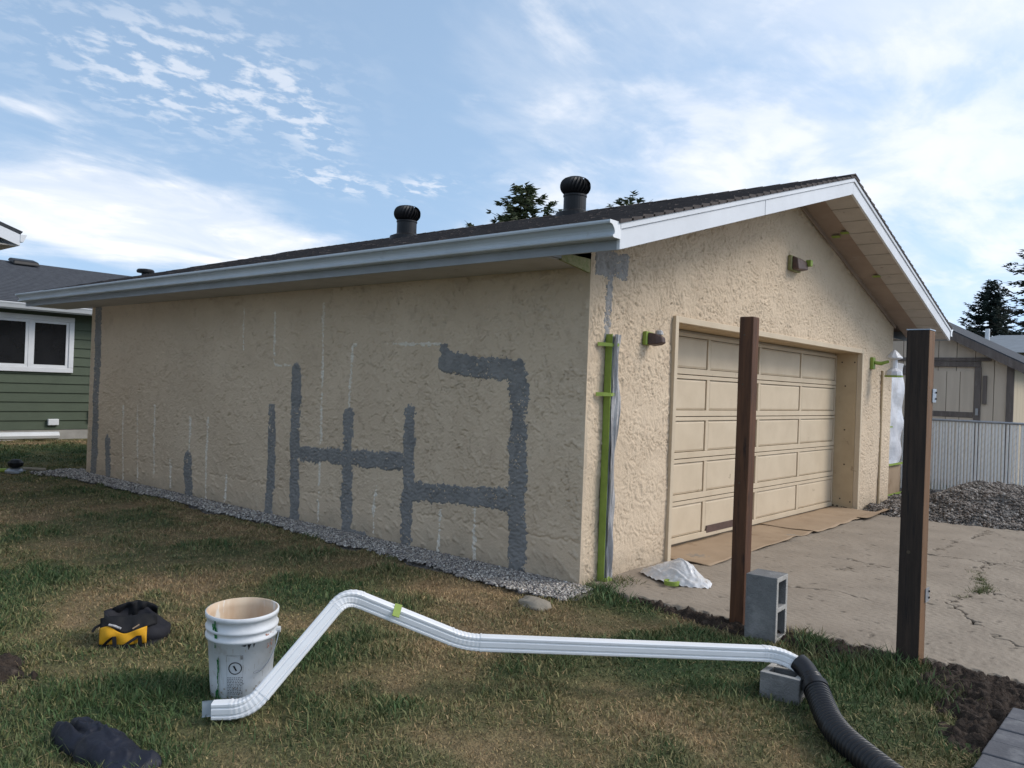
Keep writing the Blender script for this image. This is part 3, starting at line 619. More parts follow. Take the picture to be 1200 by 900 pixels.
b = MB(); b.box(xg[1]+.06, xg[2]-.12, DREC-.0145, DREC-.005, z0+.035, z0+.105); b.build('bare_wood', M['bulb_dark'], door)
b = MB(); b.box(D0+.01, D1-.01, DREC-.015, DREC+.02, .0285, .044); b.build('bottom_seal', M['joint'], door)

# roof
XR = GW/2; Y0, Y1 = -RAKE, GL+REAR
def sbox(b, xa, xb, ya, yb, o0, o1):             # board lying along a roof slope, offsets below the roof surface
    za, zb = float(ztop(xa)), float(ztop(xb))
    return b.hexa([(xa, ya, za+o0), (xb, ya, zb+o0), (xb, yb, zb+o0), (xa, yb, za+o0)], [(xa, ya, za+o1), (xb, ya, zb+o1), (xb, yb, zb+o1), (xa, yb, za+o1)])
b = MB(); sbox(b, -EAVE, XR, Y0+.012, Y1-.012, -.055, -.022); roof = b.build('roof', M['ply'], gar)
b = MB(); sbox(b, XR, GW+EAVE, Y0+.012, Y1-.012, -.055, -.022); b.build('roof_deck', M['ply'], roof)
b = MB(); ncs = 33; run = (XR+EAVE+.03)/ncs
for side in (0, 1):
    for c in range(ncs):
        xa = -EAVE-.03+c*run; yv = Y0-.02+random.uniform(-.25, -.02)
        while yv < Y1+.02:
            w = random.choice((.16, .22, .30, .33)); ya, yb = max(yv, Y0-.02), min(yv+w-.006, Y1+.02); yv += w
            if yb-ya < .01: continue
            t = random.choice((.006, .010, .014)); lo_ = ZE+SL*(xa+EAVE); hi_ = ZE+SL*(xa+run*1.15+EAVE); xb = min(xa+run*1.15, XR)
            hi_ = ZE+SL*(xb+EAVE)
            P = [(xa, lo_-.022), (xb, hi_-.022)]; Q = [(xa, lo_+t), (xb, hi_-.006)]
            if side: P = [(GW-q[0], q[1]) for q in P]; Q = [(GW-q[0], q[1]) for q in Q]
            b.hexa([(P[0][0], ya, P[0][1]), (P[1][0], ya, P[1][1]), (P[1][0], yb, P[1][1]), (P[0][0], yb, P[0][1])],
                   [(Q[0][0], ya, Q[0][1]), (Q[1][0], ya, Q[1][1]), (Q[1][0], yb, Q[1][1]), (Q[0][0], yb, Q[0][1])])
tag(b.build('shingles', M['shingle'], roof), kind='stuff')
b = MB(); zr = float(ztop(XR))
yv = Y0-.02
while yv < Y1:
    b.hexa([(XR-.14, yv, zr-.030), (XR, yv, zr+.008), (XR, yv+.22, zr+.008), (XR-.14, yv+.22, zr-.030)], [(XR-.14, yv, zr-.018), (XR, yv, zr+.024), (XR, yv+.2, zr+.018), (XR-.14, yv+.2, zr-.024)])
    b.hexa([(XR, yv, zr+.008), (XR+.14, yv, zr-.030), (XR+.14, yv+.22, zr-.030), (XR, yv+.22, zr+.008)], [(XR, yv, zr+.024), (XR+.14, yv, zr-.018), (XR+.14, yv+.2, zr-.024), (XR, yv+.2, zr+.018)]); yv += .2
b.build('ridge_cap', M['shingle'], roof)
# rake boards, front and rear
def sband(name, m, xa, xb, ya, yb, o0, o1, parent=gar, **k):
    b = MB(); sbox(b, xa, xb, ya, yb, o0, o1); return b.build(name, m, parent, **k)
for ya, yb, yc in ((Y0, Y0+.025, Y0-.012), (Y1-.025, Y1, Y1+.012)):
    for xa, xb in ((-EAVE, XR-.001), (XR+.001, GW+EAVE)):
        sband('rake_board', M['fascia'], xa, xb, ya, yb, -.190, -.062, bevel=.003)
        sband('drip_strip', M['fascia'], xa-.01*(xa < 0), xb+.01*(xb > XR+1), min(ya, yc), max(yb, yc) if yc > yb else yb-.003, -.060, -.018, bevel=.002)
# a seam in the left rake board
sband('board_joint', M['fascia_grey'], 1.60, 1.606, Y0-.002, Y0+.01, -.188, -.064)
# rake soffit planks (outer) and bare plywood (inner)
for side in (0, 1):
    n = 15; L = (XR+EAVE-.03)/n
    for i in range(n):
        xa = -EAVE+.02+i*L; xb = xa+L-.016
        if side: xa, xb = GW-xb, GW-xa
        sband('soffit_plank', M['soffit'], xa, xb, Y0+.026, -.29, -.176, -.166)
    for i in range(4):
        xa = -EAVE+.02+i*(XR+EAVE-.02)/4; xb = xa+(XR+EAVE-.02)/4-.004
        if side: xa, xb = GW-xb, GW-xa
        sband('soffit_sheet', M['ply'], xa, xb, -.289, -.03, -.150, -.140)
    xa, xb = (-.02, XR-.02) if not side else (XR+.02, GW+.02)
    sband('frieze_board', M['ply'], xa, xb, -.028, -.012, -.20, -.139)
    xa, xb = (-EAVE+.02, XR-.01) if not side else (XR+.01, GW+EAVE-.02)
    sband('nailing_strip', M['ply'], xa, xb, -.305, -.283, -.1655, -.141)
# scraps of tape left on the soffit
for xx, yy in ((4.55, -.30), (5.75, -.30), (4.62, -.18)):
    sband('tape_scrap', M['tape'], xx, xx+.05, yy, yy+.09, -.181, -.177)
# eaves: fascia, soffit, gutter
for s in (0, 1):
    f = (lambda v: v) if not s else (lambda v: GW-v)
    xa, xb = sorted((f(-EAVE+.001), f(-EAVE+.022))); part('eave_fascia', M['fascia_grey'], gar, (xa, xb, Y0+.026, Y1-.026, 2.340, 2.506))
    xa, xb = sorted((f(-EAVE+.023), f(-.012)))
    ns = 4; Ls = (Y1-.03-.02)/ns
    for i in range(ns): part('eave_soffit', M['soffit'], gar, (xa, xb, .02+i*Ls, .02+(i+1)*Ls-.005, 2.346, 2.356))
prof = [(0, .0), (.074, .0), (.084, .004), (.087, .012), (.080, .019), (.070, .024), (.068, .040), (.074, .056), (.090, .074), (.104, .082), (.120, .084), (.124, .094), (.122, .106), (.112, .106), (.108, .096), (.092, .086), (.062, .056), (.058, .030), (.064, .010), (.006, .010), (.006, .098), (0, .098)]
for s in (0, 1):
    f = (lambda v: -EAVE-.002-v) if not s else (lambda v: GW+EAVE+.002+v)
    b = MB(); b.loft([[(f(x), yv, 2.403+z) for x, z in prof] for yv in (Y0-.004, Y0+2.8, Y0+5.9, Y1+.03)], (True, True)); gut = b.build('gutter', M['gutter'], gar)
    for yv in (Y0-.009, Y1+.031):
        b = MB(); q = prof[:13]+[(0, .106)]; b.loft([[(f(x*1.03), yv, 2.402+z) for x, z in q], [(f(x*1.03), yv+.004, 2.402+z) for x, z in q]]); b.build('end_cap', M['white'], gut)
    for i in range(12):
        yv = Y0+.4+i*.82; b = MB(); b.tube([(f(.100), yv, 2.485), (f(.106), yv, 2.485)], .006, 6); b.build('rivet', M['galv'], gut)
# short taped block closing the eave beside the corner
b = MB(); b.hexa([(-.36, -.004, 2.345), (-.012, -.004, 2.30), (-.012, .018, 2.30), (-.36, .018, 2.345)], [(-.36, -.004, 2.40), (-.012, -.004, 2.40), (-.012, .018, 2.40), (-.36, .018, 2.40)]); b.build('eave_return', M['moss'], gar)
b = MB(); b.box(-EAVE+.03, -.36, -.002, .016, 2.357, 2.42); b.build('eave_return', M['fascia_grey'], gar)

# turbine vents
def turbine(x, y, s=1.0):
    zb = float(ztop(x)); c = (x, y, zb)
    b = MB(); b.lathe(c, [(.26*s, -.06), (.25*s, .0), (.165*s, .035), (.150*s, .05), (.150*s, .21), (.158*s, .215), (.158*s, .235), (.150*s, .24)], 28); v = b.build('turbine_vent', M['black'], gar, smooth=False)
    b = MB(); b.lathe(c, [(.11*s, .235), (.15*s, .27), (.165*s, .34), (.15*s, .41), (.08*s, .45), (.02*s, .455)], 24); b.build('turbine_core', M['black'], v, smooth=True)
    b = MB(); nb = 24
    for i in range(nb):
        a0 = 2*math.pi*i/nb; A, B = [], []
        for t in np.linspace(0, 1, 9):
            th = -1.05+t*2.45; rr_ = .205*s*math.cos(th*.72)**.8 if abs(th*.72) < 1.5 else .02; zz_ = .345*1+.115*s*math.sin(th*.92)
            a = a0+.42*t; A.append((x+rr_*math.cos(a), y+rr_*math.sin(a), zb+zz_)); B.append((x+(rr_*.86)*math.cos(a+.20), y+(rr_*.86)*math.sin(a+.20), zb+zz_))
        b.loft([A, B], (False, False), closed=False)
    b.build('turbine_blades', M['black'], v, smooth=True)
    b = MB(); b.lathe(c, [(.10*s, .445), (.10*s, .458), (.03*s, .468)], 24); b.build('turbine_cap', M['black'], v)
turbine(3.3, 2.62, .94); turbine(3.3, 5.72, .98)

# downspout at the corner, wrapped for spraying
b = MB(); b.box(.215, .285, -.066, -.012, .0, 1.865); dsp = b.build('downspout', M['film'], gar, bevel=.006)
b = MB(); b.box(.2095, .2145, -.0655, -.010, .01, 1.87); b.box(.2085, .2170, -.0685, -.0662, .02, 1.872); b.build('tape_strip', M['tape'], dsp)
for z in (1.79, 1.42):
    b = MB(); b.hexa([(.10, -.018, z-.014), (.21, -.076, z-.014), (.29, -.08, z-.008), (.10, -.014, z-.014)], [(.10, -.018, z+.014), (.21, -.076, z+.010), (.29, -.08, z+.014), (.10, -.014, z+.014)]); b.build('tape_tab', M['tape'], dsp)
ff1, ff2 = Field(81, .30), Field(82, .09)
zs = np.linspace(-.01, 1.87, 130); us = np.linspace(0, 1, 22); U, Zf = np.meshgrid(us, zs, indexing='ij')
xw = .222+U*(.105+.012*ff1(Zf*.4, 0*Zf))+.003*ff2(Zf*.3, U*.3); yw = -.078-.006*ff1(Zf*.25, U*.6)-.007*ff2(Zf*.12, U*.6)+.055*sstep(.7, 1.0, U)
o = npmesh('plastic_wrap', np.stack([xw, np.minimum(yw, -.02), Zf], -1).reshape(-1, 3), grid_faces(22, 130), M['film'], dsp)
b = MB(); b.hexa([(.205, -.09, .0), (.30, -.10, .0), (.30, -.04, .0), (.21, -.04, .0)], [(.212, -.08, .05), (.28, -.085, .07), (.28, -.05, .07), (.212, -.05, .05)]); b.build('tape_foot', M['tape'], dsp)

# wall lamps
def stub(x, z, m, lab):
    b = MB(); b.loft([[(x-.07, -.005, z-.05), (x+.05, -.005, z-.05), (x+.05, -.005, z+.055), (x-.07, -.005, z+.055)], [(x-.075, -.045, z-.055), (x+.05, -.045, z-.05), (x+.05, -.045, z+.05), (x-.07, -.045, z+.06)]])
    l = b.build('wall_lamp', M['tape'], gar, bevel=.008); l['label'] = lab
    b = MB(); b.loft([[(x-.055, -.045, z-.05), (x+.045, -.045, z-.06), (x+.045, -.045, z+.045), (x-.05, -.045, z+.05)], [(x-.03, -.11, z-.045), (x+.055, -.12, z-.05), (x+.05, -.11, z+.03), (x-.03, -.10, z+.04)], [(x+.0, -.15, z-.03), (x+.05, -.155, z-.035), (x+.045, -.15, z+.01), (x+.0, -.145, z+.015)]])
    b.build('lamp_housing', m, l, bevel=.008); return l
l = stub(.80, 1.875, M['bulb_dark'], 'brown lamp stub with green tape beside the garage door')
b = MB(); b.lathe((.83, -.10, 1.90), [(.0, -.0), (.035, .01), (.03, .035), (.02, .045)], 12); b.build('lamp_collar', M['film'], l)
z = 2.885; x = 3.74
b = MB(); b.box(x-.15, x+.13, -.045, -.004, z-.085, z+.075); l = b.build('wall_lamp', M['moss'], gar, bevel=.01); l['label'] = 'dark floodlight housing high on the gable'
b = MB(); b.loft([[(x-.13, -.045, z-.075), (x+.10, -.045, z-.075), (x+.10, -.045, z+.07), (x-.13, -.045, z+.07)], [(x-.12, -.12, z-.08), (x+.12, -.13, z-.06), (x+.12, -.12, z+.02), (x-.11, -.10, z+.045)]]); b.build('lamp_housing', M['bulb_dark'], l, bevel=.012)
b = MB(); b.box(x+.10, x+.16, -.16, -.10, z-.02, z+.05); b.build('tape_scrap', M['tape'], l, bevel=.01)
x = 6.50; z = 1.94
b = MB(); b.box(x-.05, x+.05, -.05, -.004, z-.08, z+.08); l = b.build('wall_lamp', M['tape'], gar, bevel=.01); l['label'] = 'coach lamp wrapped in white plastic by the far side of the garage door'
b = MB(); b.tube([(x, -.05, z+.01), (x+.05, -.12, z+.0), (x+.10, -.20, z+.03)], [.022, .026, .018], 8); b.build('lamp_arm', M['tape'], l)
b = MB(); b.lathe((x+.13, -.26, z), [(.09, -.165), (.11, -.15), (.10, -.10), (.045, -.06), (.040, .05), (.105, .075), (.10, .09), (.05, .15), (.012, .185)], 10); b.build('lamp_wrap', M['film_white'], l)
b = MB(); b.lathe((x+.13, -.26, z), [(.112, -.175), (.113, -.155)], 10); b.build('tape_band', M['tape'], l)
# narrow conduit near the far end of the front wall
b = MB(); b.tube([(6.985, -.016, -.02), (6.99, -.016, 1.0), (6.985, -.016, 1.86)], .016, 8); b.build('conduit', M['tan_jamb'], gar)

# ------------------------------------------------------------------ covered gate beside the garage
t = thing('covered_gate', 'gate covered in white plastic and brown paper beside the far garage corner', 'gate', (7.95, .0, 0))
f1 = Field(91, .5); us = np.linspace(7.50, 8.45, 40); zs = np.linspace(.50, 2.02, 60); U, Zf = np.meshgrid(us, zs, indexing='ij')
npmesh('plastic_sheet', np.stack([U, .10-.02*f1(U, Zf), Zf], -1).reshape(-1, 3), grid_faces(40, 60), M['film_white'], t)
b = MB(); b.box(7.50, 8.45, .105, .125, .06, .52); b.build('paper_sheet', M['paper'], t)
b = MB(); b.box(7.52, 8.45, .15, .19, .03, 2.0); b.build('gate_panel', M['old_wood'], t)
for z, w in ((.055, .03), (.50, .03), (1.06, .02), (1.98, .025)):
    b = MB(); b.box(7.49, 7.85 if z > .9 else 8.44, .068, .072, z, z+w); b.build('tape_strip', M['tape'], t)

# ------------------------------------------------------------------ posts
def post(x, y, h, s, m, side, label, br):
    t = thing('wooden_post', label, 'post', (x, y, 0))
    b = MB(); q = s/2; n = 7; rings = []
    for i in range(n):
        z = -.05+(h+.05)*i/(n-1); j = .0018*math.sin(i*2.1)
        rings.append([(x-q+j, y-q, z), (x+q+j, y-q, z), (x+q+j, y+q, z), (x-q+j, y+q, z)])
    b.loft(rings); o = b.build('shaft', m, t, bevel=.006)
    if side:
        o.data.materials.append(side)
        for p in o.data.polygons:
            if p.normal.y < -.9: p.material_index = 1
    return t
pl = post(.005, -1.235, 1.945, .092, M['post_red'], None, 'reddish brown stained post beside the upright concrete block', None)
b = MB()
for z in (1.83, 1.52, .9): b.tube([(.005-.0455, -1.225, z), (.005-.0475, -1.225, z)], .006, 8)
b.build('screw_hole', M['joint'], pl)
PX, PY = .048, -2.225
pr = post(PX, PY, 1.845, .118, M['post_dark'], M['post_orange'], 'dark weathered post with sunlit orange side and metal brackets', None)
b = MB(); b.box(PX-.0605, PX+.0605, PY-.0605, PY+.0605, 1.846, 1.852); b.build('post_cap', M['galv'], pr)
for z in (1.44, .33):
    b = MB(); b.box(PX+.061, PX+.065, PY-.045, PY+.03, z, z+.10); b.box(PX+.025, PX+.10, PY-.065, PY-.0605, z+.01, z+.085); b.build('bracket', M['galv'], pr)
    for zs_ in (z+.03, z+.065):
        b = MB(); b.tube([(PX+.085, PY-.066, zs_), (PX+.085, PY-.071, zs_)], .006, 6); b.build('bracket_screw', M['black'], pr)
b = MB(); b.tube([(PX-.0585, PY+.01, .62), (PX-.061, PY+.01, .62)], .010, 8); b.build('knot', M['joint'], pr)

# ------------------------------------------------------------------ concrete blocks (two-core, real holes)
def block_bm(L=.39, Hh=.19, W=.19):
    """block in local axes: length x, core axis y (=height), width z"""
    wall, web = .032, .03
    bm = bmesh.new(); xs = [-L/2, -L/2+wall, -web/2, web/2, L/2-wall, L/2]; zs = [-W/2, -W/2+wall, W/2-wall, W/2]
    m = MB()
    for i in range(5):
        for j in range(3):
            if j == 1 and i in (1, 3): continue
            m.box(xs[i], xs[i+1], -Hh/2, Hh/2, zs[j], zs[j+1])
    me = bpy.data.meshes.new('tmp'); me.from_pydata(m.v, [], m.f); bm.from_mesh(me); bpy.data.meshes.remove(me)
    bmesh.ops.remove_doubles(bm, verts=bm.verts, dist=1e-5)
    cnt = {}
    for f in bm.faces: cnt.setdefault(tuple(round(c, 4) for c in f.calc_center_median()), []).append(f)
    bmesh.ops.delete(bm, geom=[f for l in cnt.values() if len(l) > 1 for f in l], context='FACES')
    bmesh.ops.delete(bm, geom=[v for v in bm.verts if not v.link_faces], context='VERTS')
    # chamfered core corners
    es = [e for e in bm.edges if abs(e.verts[0].co.y-e.verts[1].co.y) > .1 and len(e.link_faces) == 2 and abs(e.verts[0].co.z) < W/2-.01 and abs(e.verts[0].co.x) < L/2-.01]
    bmesh.ops.bevel(bm, geom=es, offset=.022, segments=3, affect='EDGES')
    return bm
def block(name, label, mw, m, pale=None, L=.39):
    bm = block_bm(L)
    me = bpy.data.meshes.new(name); bm.to_mesh(me); bm.free(); o = link(name, me, m, None, bevel=.005); o.matrix_world = mw
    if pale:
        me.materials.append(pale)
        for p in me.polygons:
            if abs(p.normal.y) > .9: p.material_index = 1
    return tag(o, label, 'block')
# upright block: length vertical, cores along y
mw = Matrix.Translation((-.105, -1.455, .188)) @ Matrix.Rotation(math.radians(3), 4, 'Z') @ Matrix(((0, 0, 1, 0), (0, 1, 0, 0), (1, 0, 0, 0), (0, 0, 0, 1)))
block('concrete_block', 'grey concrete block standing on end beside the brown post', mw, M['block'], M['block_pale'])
mw = Matrix.Translation((-.935, -1.925, .028)) @ Matrix.Rotation(math.radians(4), 4, 'Z') @ Matrix(((1, 0, 0, 0), (0, 0, -1, 0), (0, 1, 0, 0), (0, 0, 0, 1)))
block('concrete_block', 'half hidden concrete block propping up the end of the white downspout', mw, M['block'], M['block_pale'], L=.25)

# ------------------------------------------------------------------ the white downspout lying on the lawn
def arc_path(P, rad, k=9):
    out = [Vector(P[0])]; marks = []
    for a, b, c in zip(P[:-2], P[1:-1], P[2:]):
        a, b, c = map(Vector, (a, b, c)); u = (a-b).normalized(); v = (c-b).normalized(); s = len(out)
        p0, p1 = b+u*rad, b+v*rad
        for t in np.linspace(0, 1, k): out.append(p0*(1-t)**2+b*2*t*(1-t)+p1*t*t)
        marks.append((s, len(out)))
    out.append(Vector(P[-1])); return out, marks
t = thing('downspout_extension', 'white ribbed downspout pipe with elbows propped across the lawn', 'pipe', (-2.0, -1.0, 0))
P = [(-3.045, -.295, .040), (-2.935, -.40, .045), (-2.50, -.47, .470), (-2.05, -.805, .232), (-.955, -1.885, .190), (-.945, -1.985, .155)]
path, marks = arc_path(P, .075, 15)
viewn = Vector((-.76, -.65, 0)).normalized()
def spout(path, marks):
    bends = set(i for a, b in marks for i in range(a, b)); rings = []
    h, w = .035, .027
    for i, q in enumerate(path):
        tg = (path[min(i+1, len(path)-1)]-path[max(i-1, 0)]).normalized(); nrm = (viewn-tg*viewn.dot(tg)).normalized(); up = nrm.cross(tg)
        if up.z < 0 and abs(tg.z) < .9: up = -up
        s = 1.0
        if i in bends: s = 1.0+(.022 if i % 2 else -.020)
        elif i in (0,): s = 1.0
        pr = [(-h, -w*.85), (-h*.9, -w), (h*.9, -w), (h, -w*.85), (h, w*.8), (h*.86, w), (h*.62, w*1.0), (h*.52, w*.84), (h*.38, w*.84), (h*.28, w), (-h*.28, w), (-h*.38, w*.84), (-h*.52, w*.84), (-h*.62, w), (-h*.86, w), (-h, w*.8)]
        rings.append([tuple(q+up*a*s+nrm*c*s) for a, c in pr])
    return rings
b = MB(); rg = spout(path, marks); b.loft(rg, (False, False)); o = b.build('pipe', M['white'], t); sm_ = o.modifiers.new('wall', 'SOLIDIFY'); sm_.thickness = .002
# open square end, lip folded out
q0 = Vector(P[0]); d0 = (Vector(P[0])-Vector(P[1])).normalized()
b = MB(); e0 = rg[0]; lowv = [Vector(e0[0]), Vector(e0[1]), Vector(e0[2]), Vector(e0[3])]
b.add([tuple(v) for v in lowv]+[tuple(v+d0*.05+Vector((0, 0, -.004))) for v in lowv], [(0, 1, 5, 4), (1, 2, 6, 5), (2, 3, 7, 6)]); b.build('outlet_lip', M['gutter'], t)
# sleeve seams where elbows slip over the pipe
for (a, c) in marks:
    for i in (a, c-1):
        r1 = [Vector(v) for v in rg[i]]; cc = sum(r1, Vector())/len(r1); tg = (path[min(i+1, len(path)-1)]-path[i-1]).normalized()
        b = MB(); b.loft([[tuple(cc+(v-cc)*1.045+tg*k) for v in r1] for k in (-.004, .004)], (False, False)); b.build('sleeve_seam', M['white'], t)
pt = Vector(P[2])*.60+Vector(P[3])*.40
b = MB(); pn = Vector((-.55, -.45, .70)).normalized(); pa = (Vector(P[3])-Vector(P[2])).normalized(); pb = pn.cross(pa).normalized(); pn = pa.cross(pb); c0 = pt+pn*.036; b.hexa([tuple(c0+pa*i_+pb*j_) for i_, j_ in ((-.018, -.032), (.016, -.030), (.014, .034), (-.02, .030))], [tuple(c0+pa*i_+pb*j_+pn*.005) for i_, j_ in ((-.018, -.032), (.016, -.030), (.014, .034), (-.02, .030))]); o = b.build('tape_scrap', M['tape'], t)
# black corrugated hose
t2 = thing('corrugated_hose', 'black corrugated drain hose fitted on the end of the white downspout', 'hose', (-1.3, -2.3, 0))
hp = [(-.943, -1.975, .170), (-.955, -2.015, .150), (-.995, -2.065, .118), (-1.065, -2.12, .088), (-1.18, -2.19, .068), (-1.30, -2.265, .060), (-1.42, -2.36, .058), (-1.57, -2.52, .058), (-1.72, -2.70, .058), (-1.95, -2.98, .058), (-2.2, -3.3, .058)]
def catmull(P, n):
    P = [Vector(q) for q in P]; P = [P[0]*2-P[1]]+P+[P[-1]*2-P[-2]]; out = []
    for i in range(1, len(P)-2):
        for k in range(n):
            t_ = k/n; a, b_, c, d = P[i-1:i+3]
            out.append(.5*((2*b_)+(c-a)*t_+(2*a-5*b_+4*c-d)*t_*t_+(3*b_-a-3*c+d)*t_**3))
    return out+[P[-2]]
hs = catmull(hp, 20); Ls = np.concatenate([[0], np.cumsum([(hs[i+1]-hs[i]).length for i in range(len(hs)-1)])])
N_ = 1100; tt = np.linspace(0, Ls[-1], N_); hx = [Vector([np.interp(s, Ls, [h[k] for h in hs]) for k in range(3)]) for s in tt]
rad = []
for s in tt:
    if s < .10: rad.append(.047)
    elif s < .15: rad.append(.050+.001*math.cos(s*400))
    else: rad.append(.0525+.0055*math.tanh(1.8*math.sin(2*math.pi*(s-.15)/.026)))
b = MB(); b.tube(hx, rad, 24); b.build('hose', M['corr'], t2, smooth=True)
i0 = int(np.searchsorted(tt, .155)); b = MB(); b.tube(hx[i0:i0+24], .0600, 24, (False, False)); b.build('hose_collar', M['corr'], t2, smooth=True)

# ------------------------------------------------------------------ paint bucket
BC = (-2.79, -.095, .0); t = thing('bucket', 'white plastic paint bucket with green drips beside the downspout', 'bucket', BC)
TILT = Matrix.Translation(BC) @ Matrix.Rotation(math.radians(3.0), 4, Vector((.65, -.76, 0))) @ Matrix.Translation((-BC[0], -BC[1], 0))
def bfix(o): o.data.transform(TILT); return o
s = 1.04; rt, rb, hh = .150*s, .128*s, .375*s
def br(z): return rb+(rt-rb)*z/hh
prof = [(br(0)*.97, .0), (br(0), .006), (br(.1), .1), (br(hh*.7), hh*.70), (br(hh*.7)+.010, hh*.705), (br(hh*.74)+.011, hh*.735), (br(hh*.75)+.002, hh*.75), (br(hh*.80)+.002, hh*.80), (br(hh*.81)+.008, hh*.805), (br(hh*.83)+.009, hh*.835), (br(hh*.85)+.001, hh*.85), (br(hh*.94), hh*.94), (rt+.005, hh*.945), (rt+.006, hh*.995), (rt+.001, hh)]
b = MB(); b.lathe(BC, prof, 64, (True, False)); o = bfix(b.build('wall', M['bucket'], t)); o.data.polygons.foreach_set('use_smooth', [True]*len(o.data.polygons))
b = MB(); b.lathe(BC, [(rt+.001, hh), (rt-.004, hh-.001), (br(hh*.9)-.004, hh*.9), (br(.02)-.004, .02), (.01, .018)], 64, (False, True)); o = bfix(b.build('inside', M['bucket_in'], t, smooth=True))
va = math.atan2(CAM[1]-BC[1], CAM[0]-BC[0])     # bearing of the viewer's side
def bpt(a, z, r=.0022): R_ = br(z)+r; return (BC[0]+R_*math.cos(va+a), BC[1]+R_*math.sin(va+a), z)
def decal(name, m, cells, parent=t, r=.0022):
    b = MB()
    for (a0, a1, z0, z1) in cells:
        n = max(1, int(abs(a1-a0)/.06)); A = np.linspace(a0, a1, n+1)
        lo_ = [bpt(a, z0, r) for a in A]; hi_ = [bpt(a, z1, r) for a in A]
        b.loft([lo_, hi_], (False, False), closed=False)
    return bfix(b.build(name, m, parent))
# drips: in this bucket's own cylinder, +a is to the right seen from the lawn
cells = []
for (a, z0, z1, w) in ((-.80, .295, .375, .09), (-.76, .31, .345, .13), (-.74, .02, .20, .045), (-.70, .14, .21, .045), (-.80, .02, .06, .09), (-.86, .33, .36, .06), (-.68, .01, .03, .06), (-.82, .25, .29, .04)):
    z = z0
    while z < z1:
        dz = random.uniform(.008, .02); j = random.uniform(-.35, .35)*w; ww = w*random.uniform(.4, 1.1); cells.append((a+j-ww/2, a+j+ww/2, z, min(z+dz, z1))); z += dz*.85
tag(decal('green_drip', M['gpaint'], cells, r=.0065), kind='stuff')
cells = []
for k in range(26): a = random.uniform(.72, 1.05); z = random.uniform(.20, .30) if k > 9 else random.uniform(.275, .30); cells.append((a, a+random.uniform(.01, .05), z, z+random.uniform(.003, .012)))
tag(decal('rust_stain', M['rpaint'], cells, r=.0035), kind='stuff')
cells = []
for k in range(70): a = random.uniform(-1.2, 1.2); z = .004+abs(random.gauss(0, .035)); cells.append((a, a+random.uniform(.01, .06), z, z+random.uniform(.002, .010)))
for k in range(22): a = random.uniform(-.9, 1.1); z = random.uniform(.08, .25); cells.append((a, a+random.uniform(.004, .012), z, z+random.uniform(.006, .04)))
tag(decal('dirt_smear', M['soil_dry'], cells, r=.0018), kind='stuff')
# printed black wedges, ring logo and text block (too small to read in the picture)
b = MB(); b.add([bpt(.16, .275), bpt(.29, .278), bpt(.20, .245)], [(0, 1, 2)]); b.add([bpt(.33, .278), bpt(.41, .28), bpt(.345, .252)], [(0, 1, 2)]); b.add([bpt(-.02, .268), bpt(.14, .271), bpt(.10, .262)], [(0, 1, 2)]); bfix(b.build('printed_wedge', M['ink'], t))
b = MB(); n = 28; b.loft([[bpt(-.18+r_*math.cos(2*math.pi*i/n)/.14, .165+r_*math.sin(2*math.pi*i/n)) for i in range(n)] for r_ in (.0285, .0245)], (False, False)); bfix(b.build('printed_ring', M['ink'], t))
b = MB(); b.add([bpt(-.25, .175), bpt(-.20, .178), bpt(-.12, .155), bpt(-.16, .152)], [(0, 1, 2, 3)]); bfix(b.build('printed_sign', M['ink'], t))
cells = [(-.02+.0, .04, .205, .222)]
for zz_ in np.arange(.045, .125, .0075):
    a = -.42
    while a < .02:
        w = random.uniform(.02, .07); cells.append((a, a+w, zz_, zz_+.0035)); a += w+.025
cells += [(-.44, .05, .222, .2235), (-.44, .05, .035, .0365), (-.44, -.436, .035, .2235), (.046, .05, .035, .2235)]
tag(decal('printed_text', M['print'], cells), kind='stuff')
# wire handle hanging along the right side
hz_ = hh*.76; hw = []
for k in range(15):
    a = 1.35-(1.35+.05)*k/14*.72; z = hz_-.155*math.sin(math.pi*min(1, k/14*1.05)*.5)**.9; hw.append(bpt(a, z, .016))
b = MB(); b.tube(hw, .0028, 6); bfix(b.build('handle', M['galv'], t))
b = MB(); b.tube([bpt(1.35, hz_-.004, .002), bpt(1.35, hz_-.004, .022)], .014, 10); bfix(b.build('handle_ear', M['bucket'], t))

# ------------------------------------------------------------------ tool bag
TB = (-2.80, .97, 0); t = thing('tool_bag', 'slumped black tool bag with yellow front pocket lying on the lawn', 'bag', TB)
va = math.atan2(CAM[1]-TB[1], CAM[0]-TB[0]); cfx, cfy = math.cos(va), math.sin(va)      # towards the lawn's near side
def tb(r, f, z): r, f, z = r*.92, f*.92, z*.80; return (TB[0]-cfy*r+cfx*f, TB[1]+cfx*r+cfy*f, z)                       # r to the right, f to the front
fbag = Field(95, .16); n = 40; rings = []
for z, rx, fy, cx_, cf in ((.0, .185, .125, .0, .0), (.03, .195, .14, .005, .0), (.08, .19, .14, .01, -.0), (.13, .165, .125, -.0, -.01), (.165, .14, .11, -.025, -.02), (.185, .135, .10, -.03, -.025), (.165, .115, .085, -.03, -.025), (.10, .10, .075, -.03, -.02)):
    ring = []
    for i in range(n):
        a = 2*math.pi*i/n; nn = 1+.045*float(fbag(a*.12, z*2)); dip = -.055*math.exp(-((a-math.pi*1.48)/.5)**2)*(z > .12) + .03*math.exp(-((a-1.2)/.7)**2)*(z > .12)
        slump = -.05*sstep(.02, .2, math.cos(a)*rx)*(z > .1)
        ring.append(tb(cx_+rx*nn*math.copysign(abs(math.cos(a))**.8, math.cos(a)), cf-fy*nn*math.copysign(abs(math.sin(a))**.8, math.sin(a))*-1*-1, max(0, z+dip+float(slump))))
    rings.append(ring)
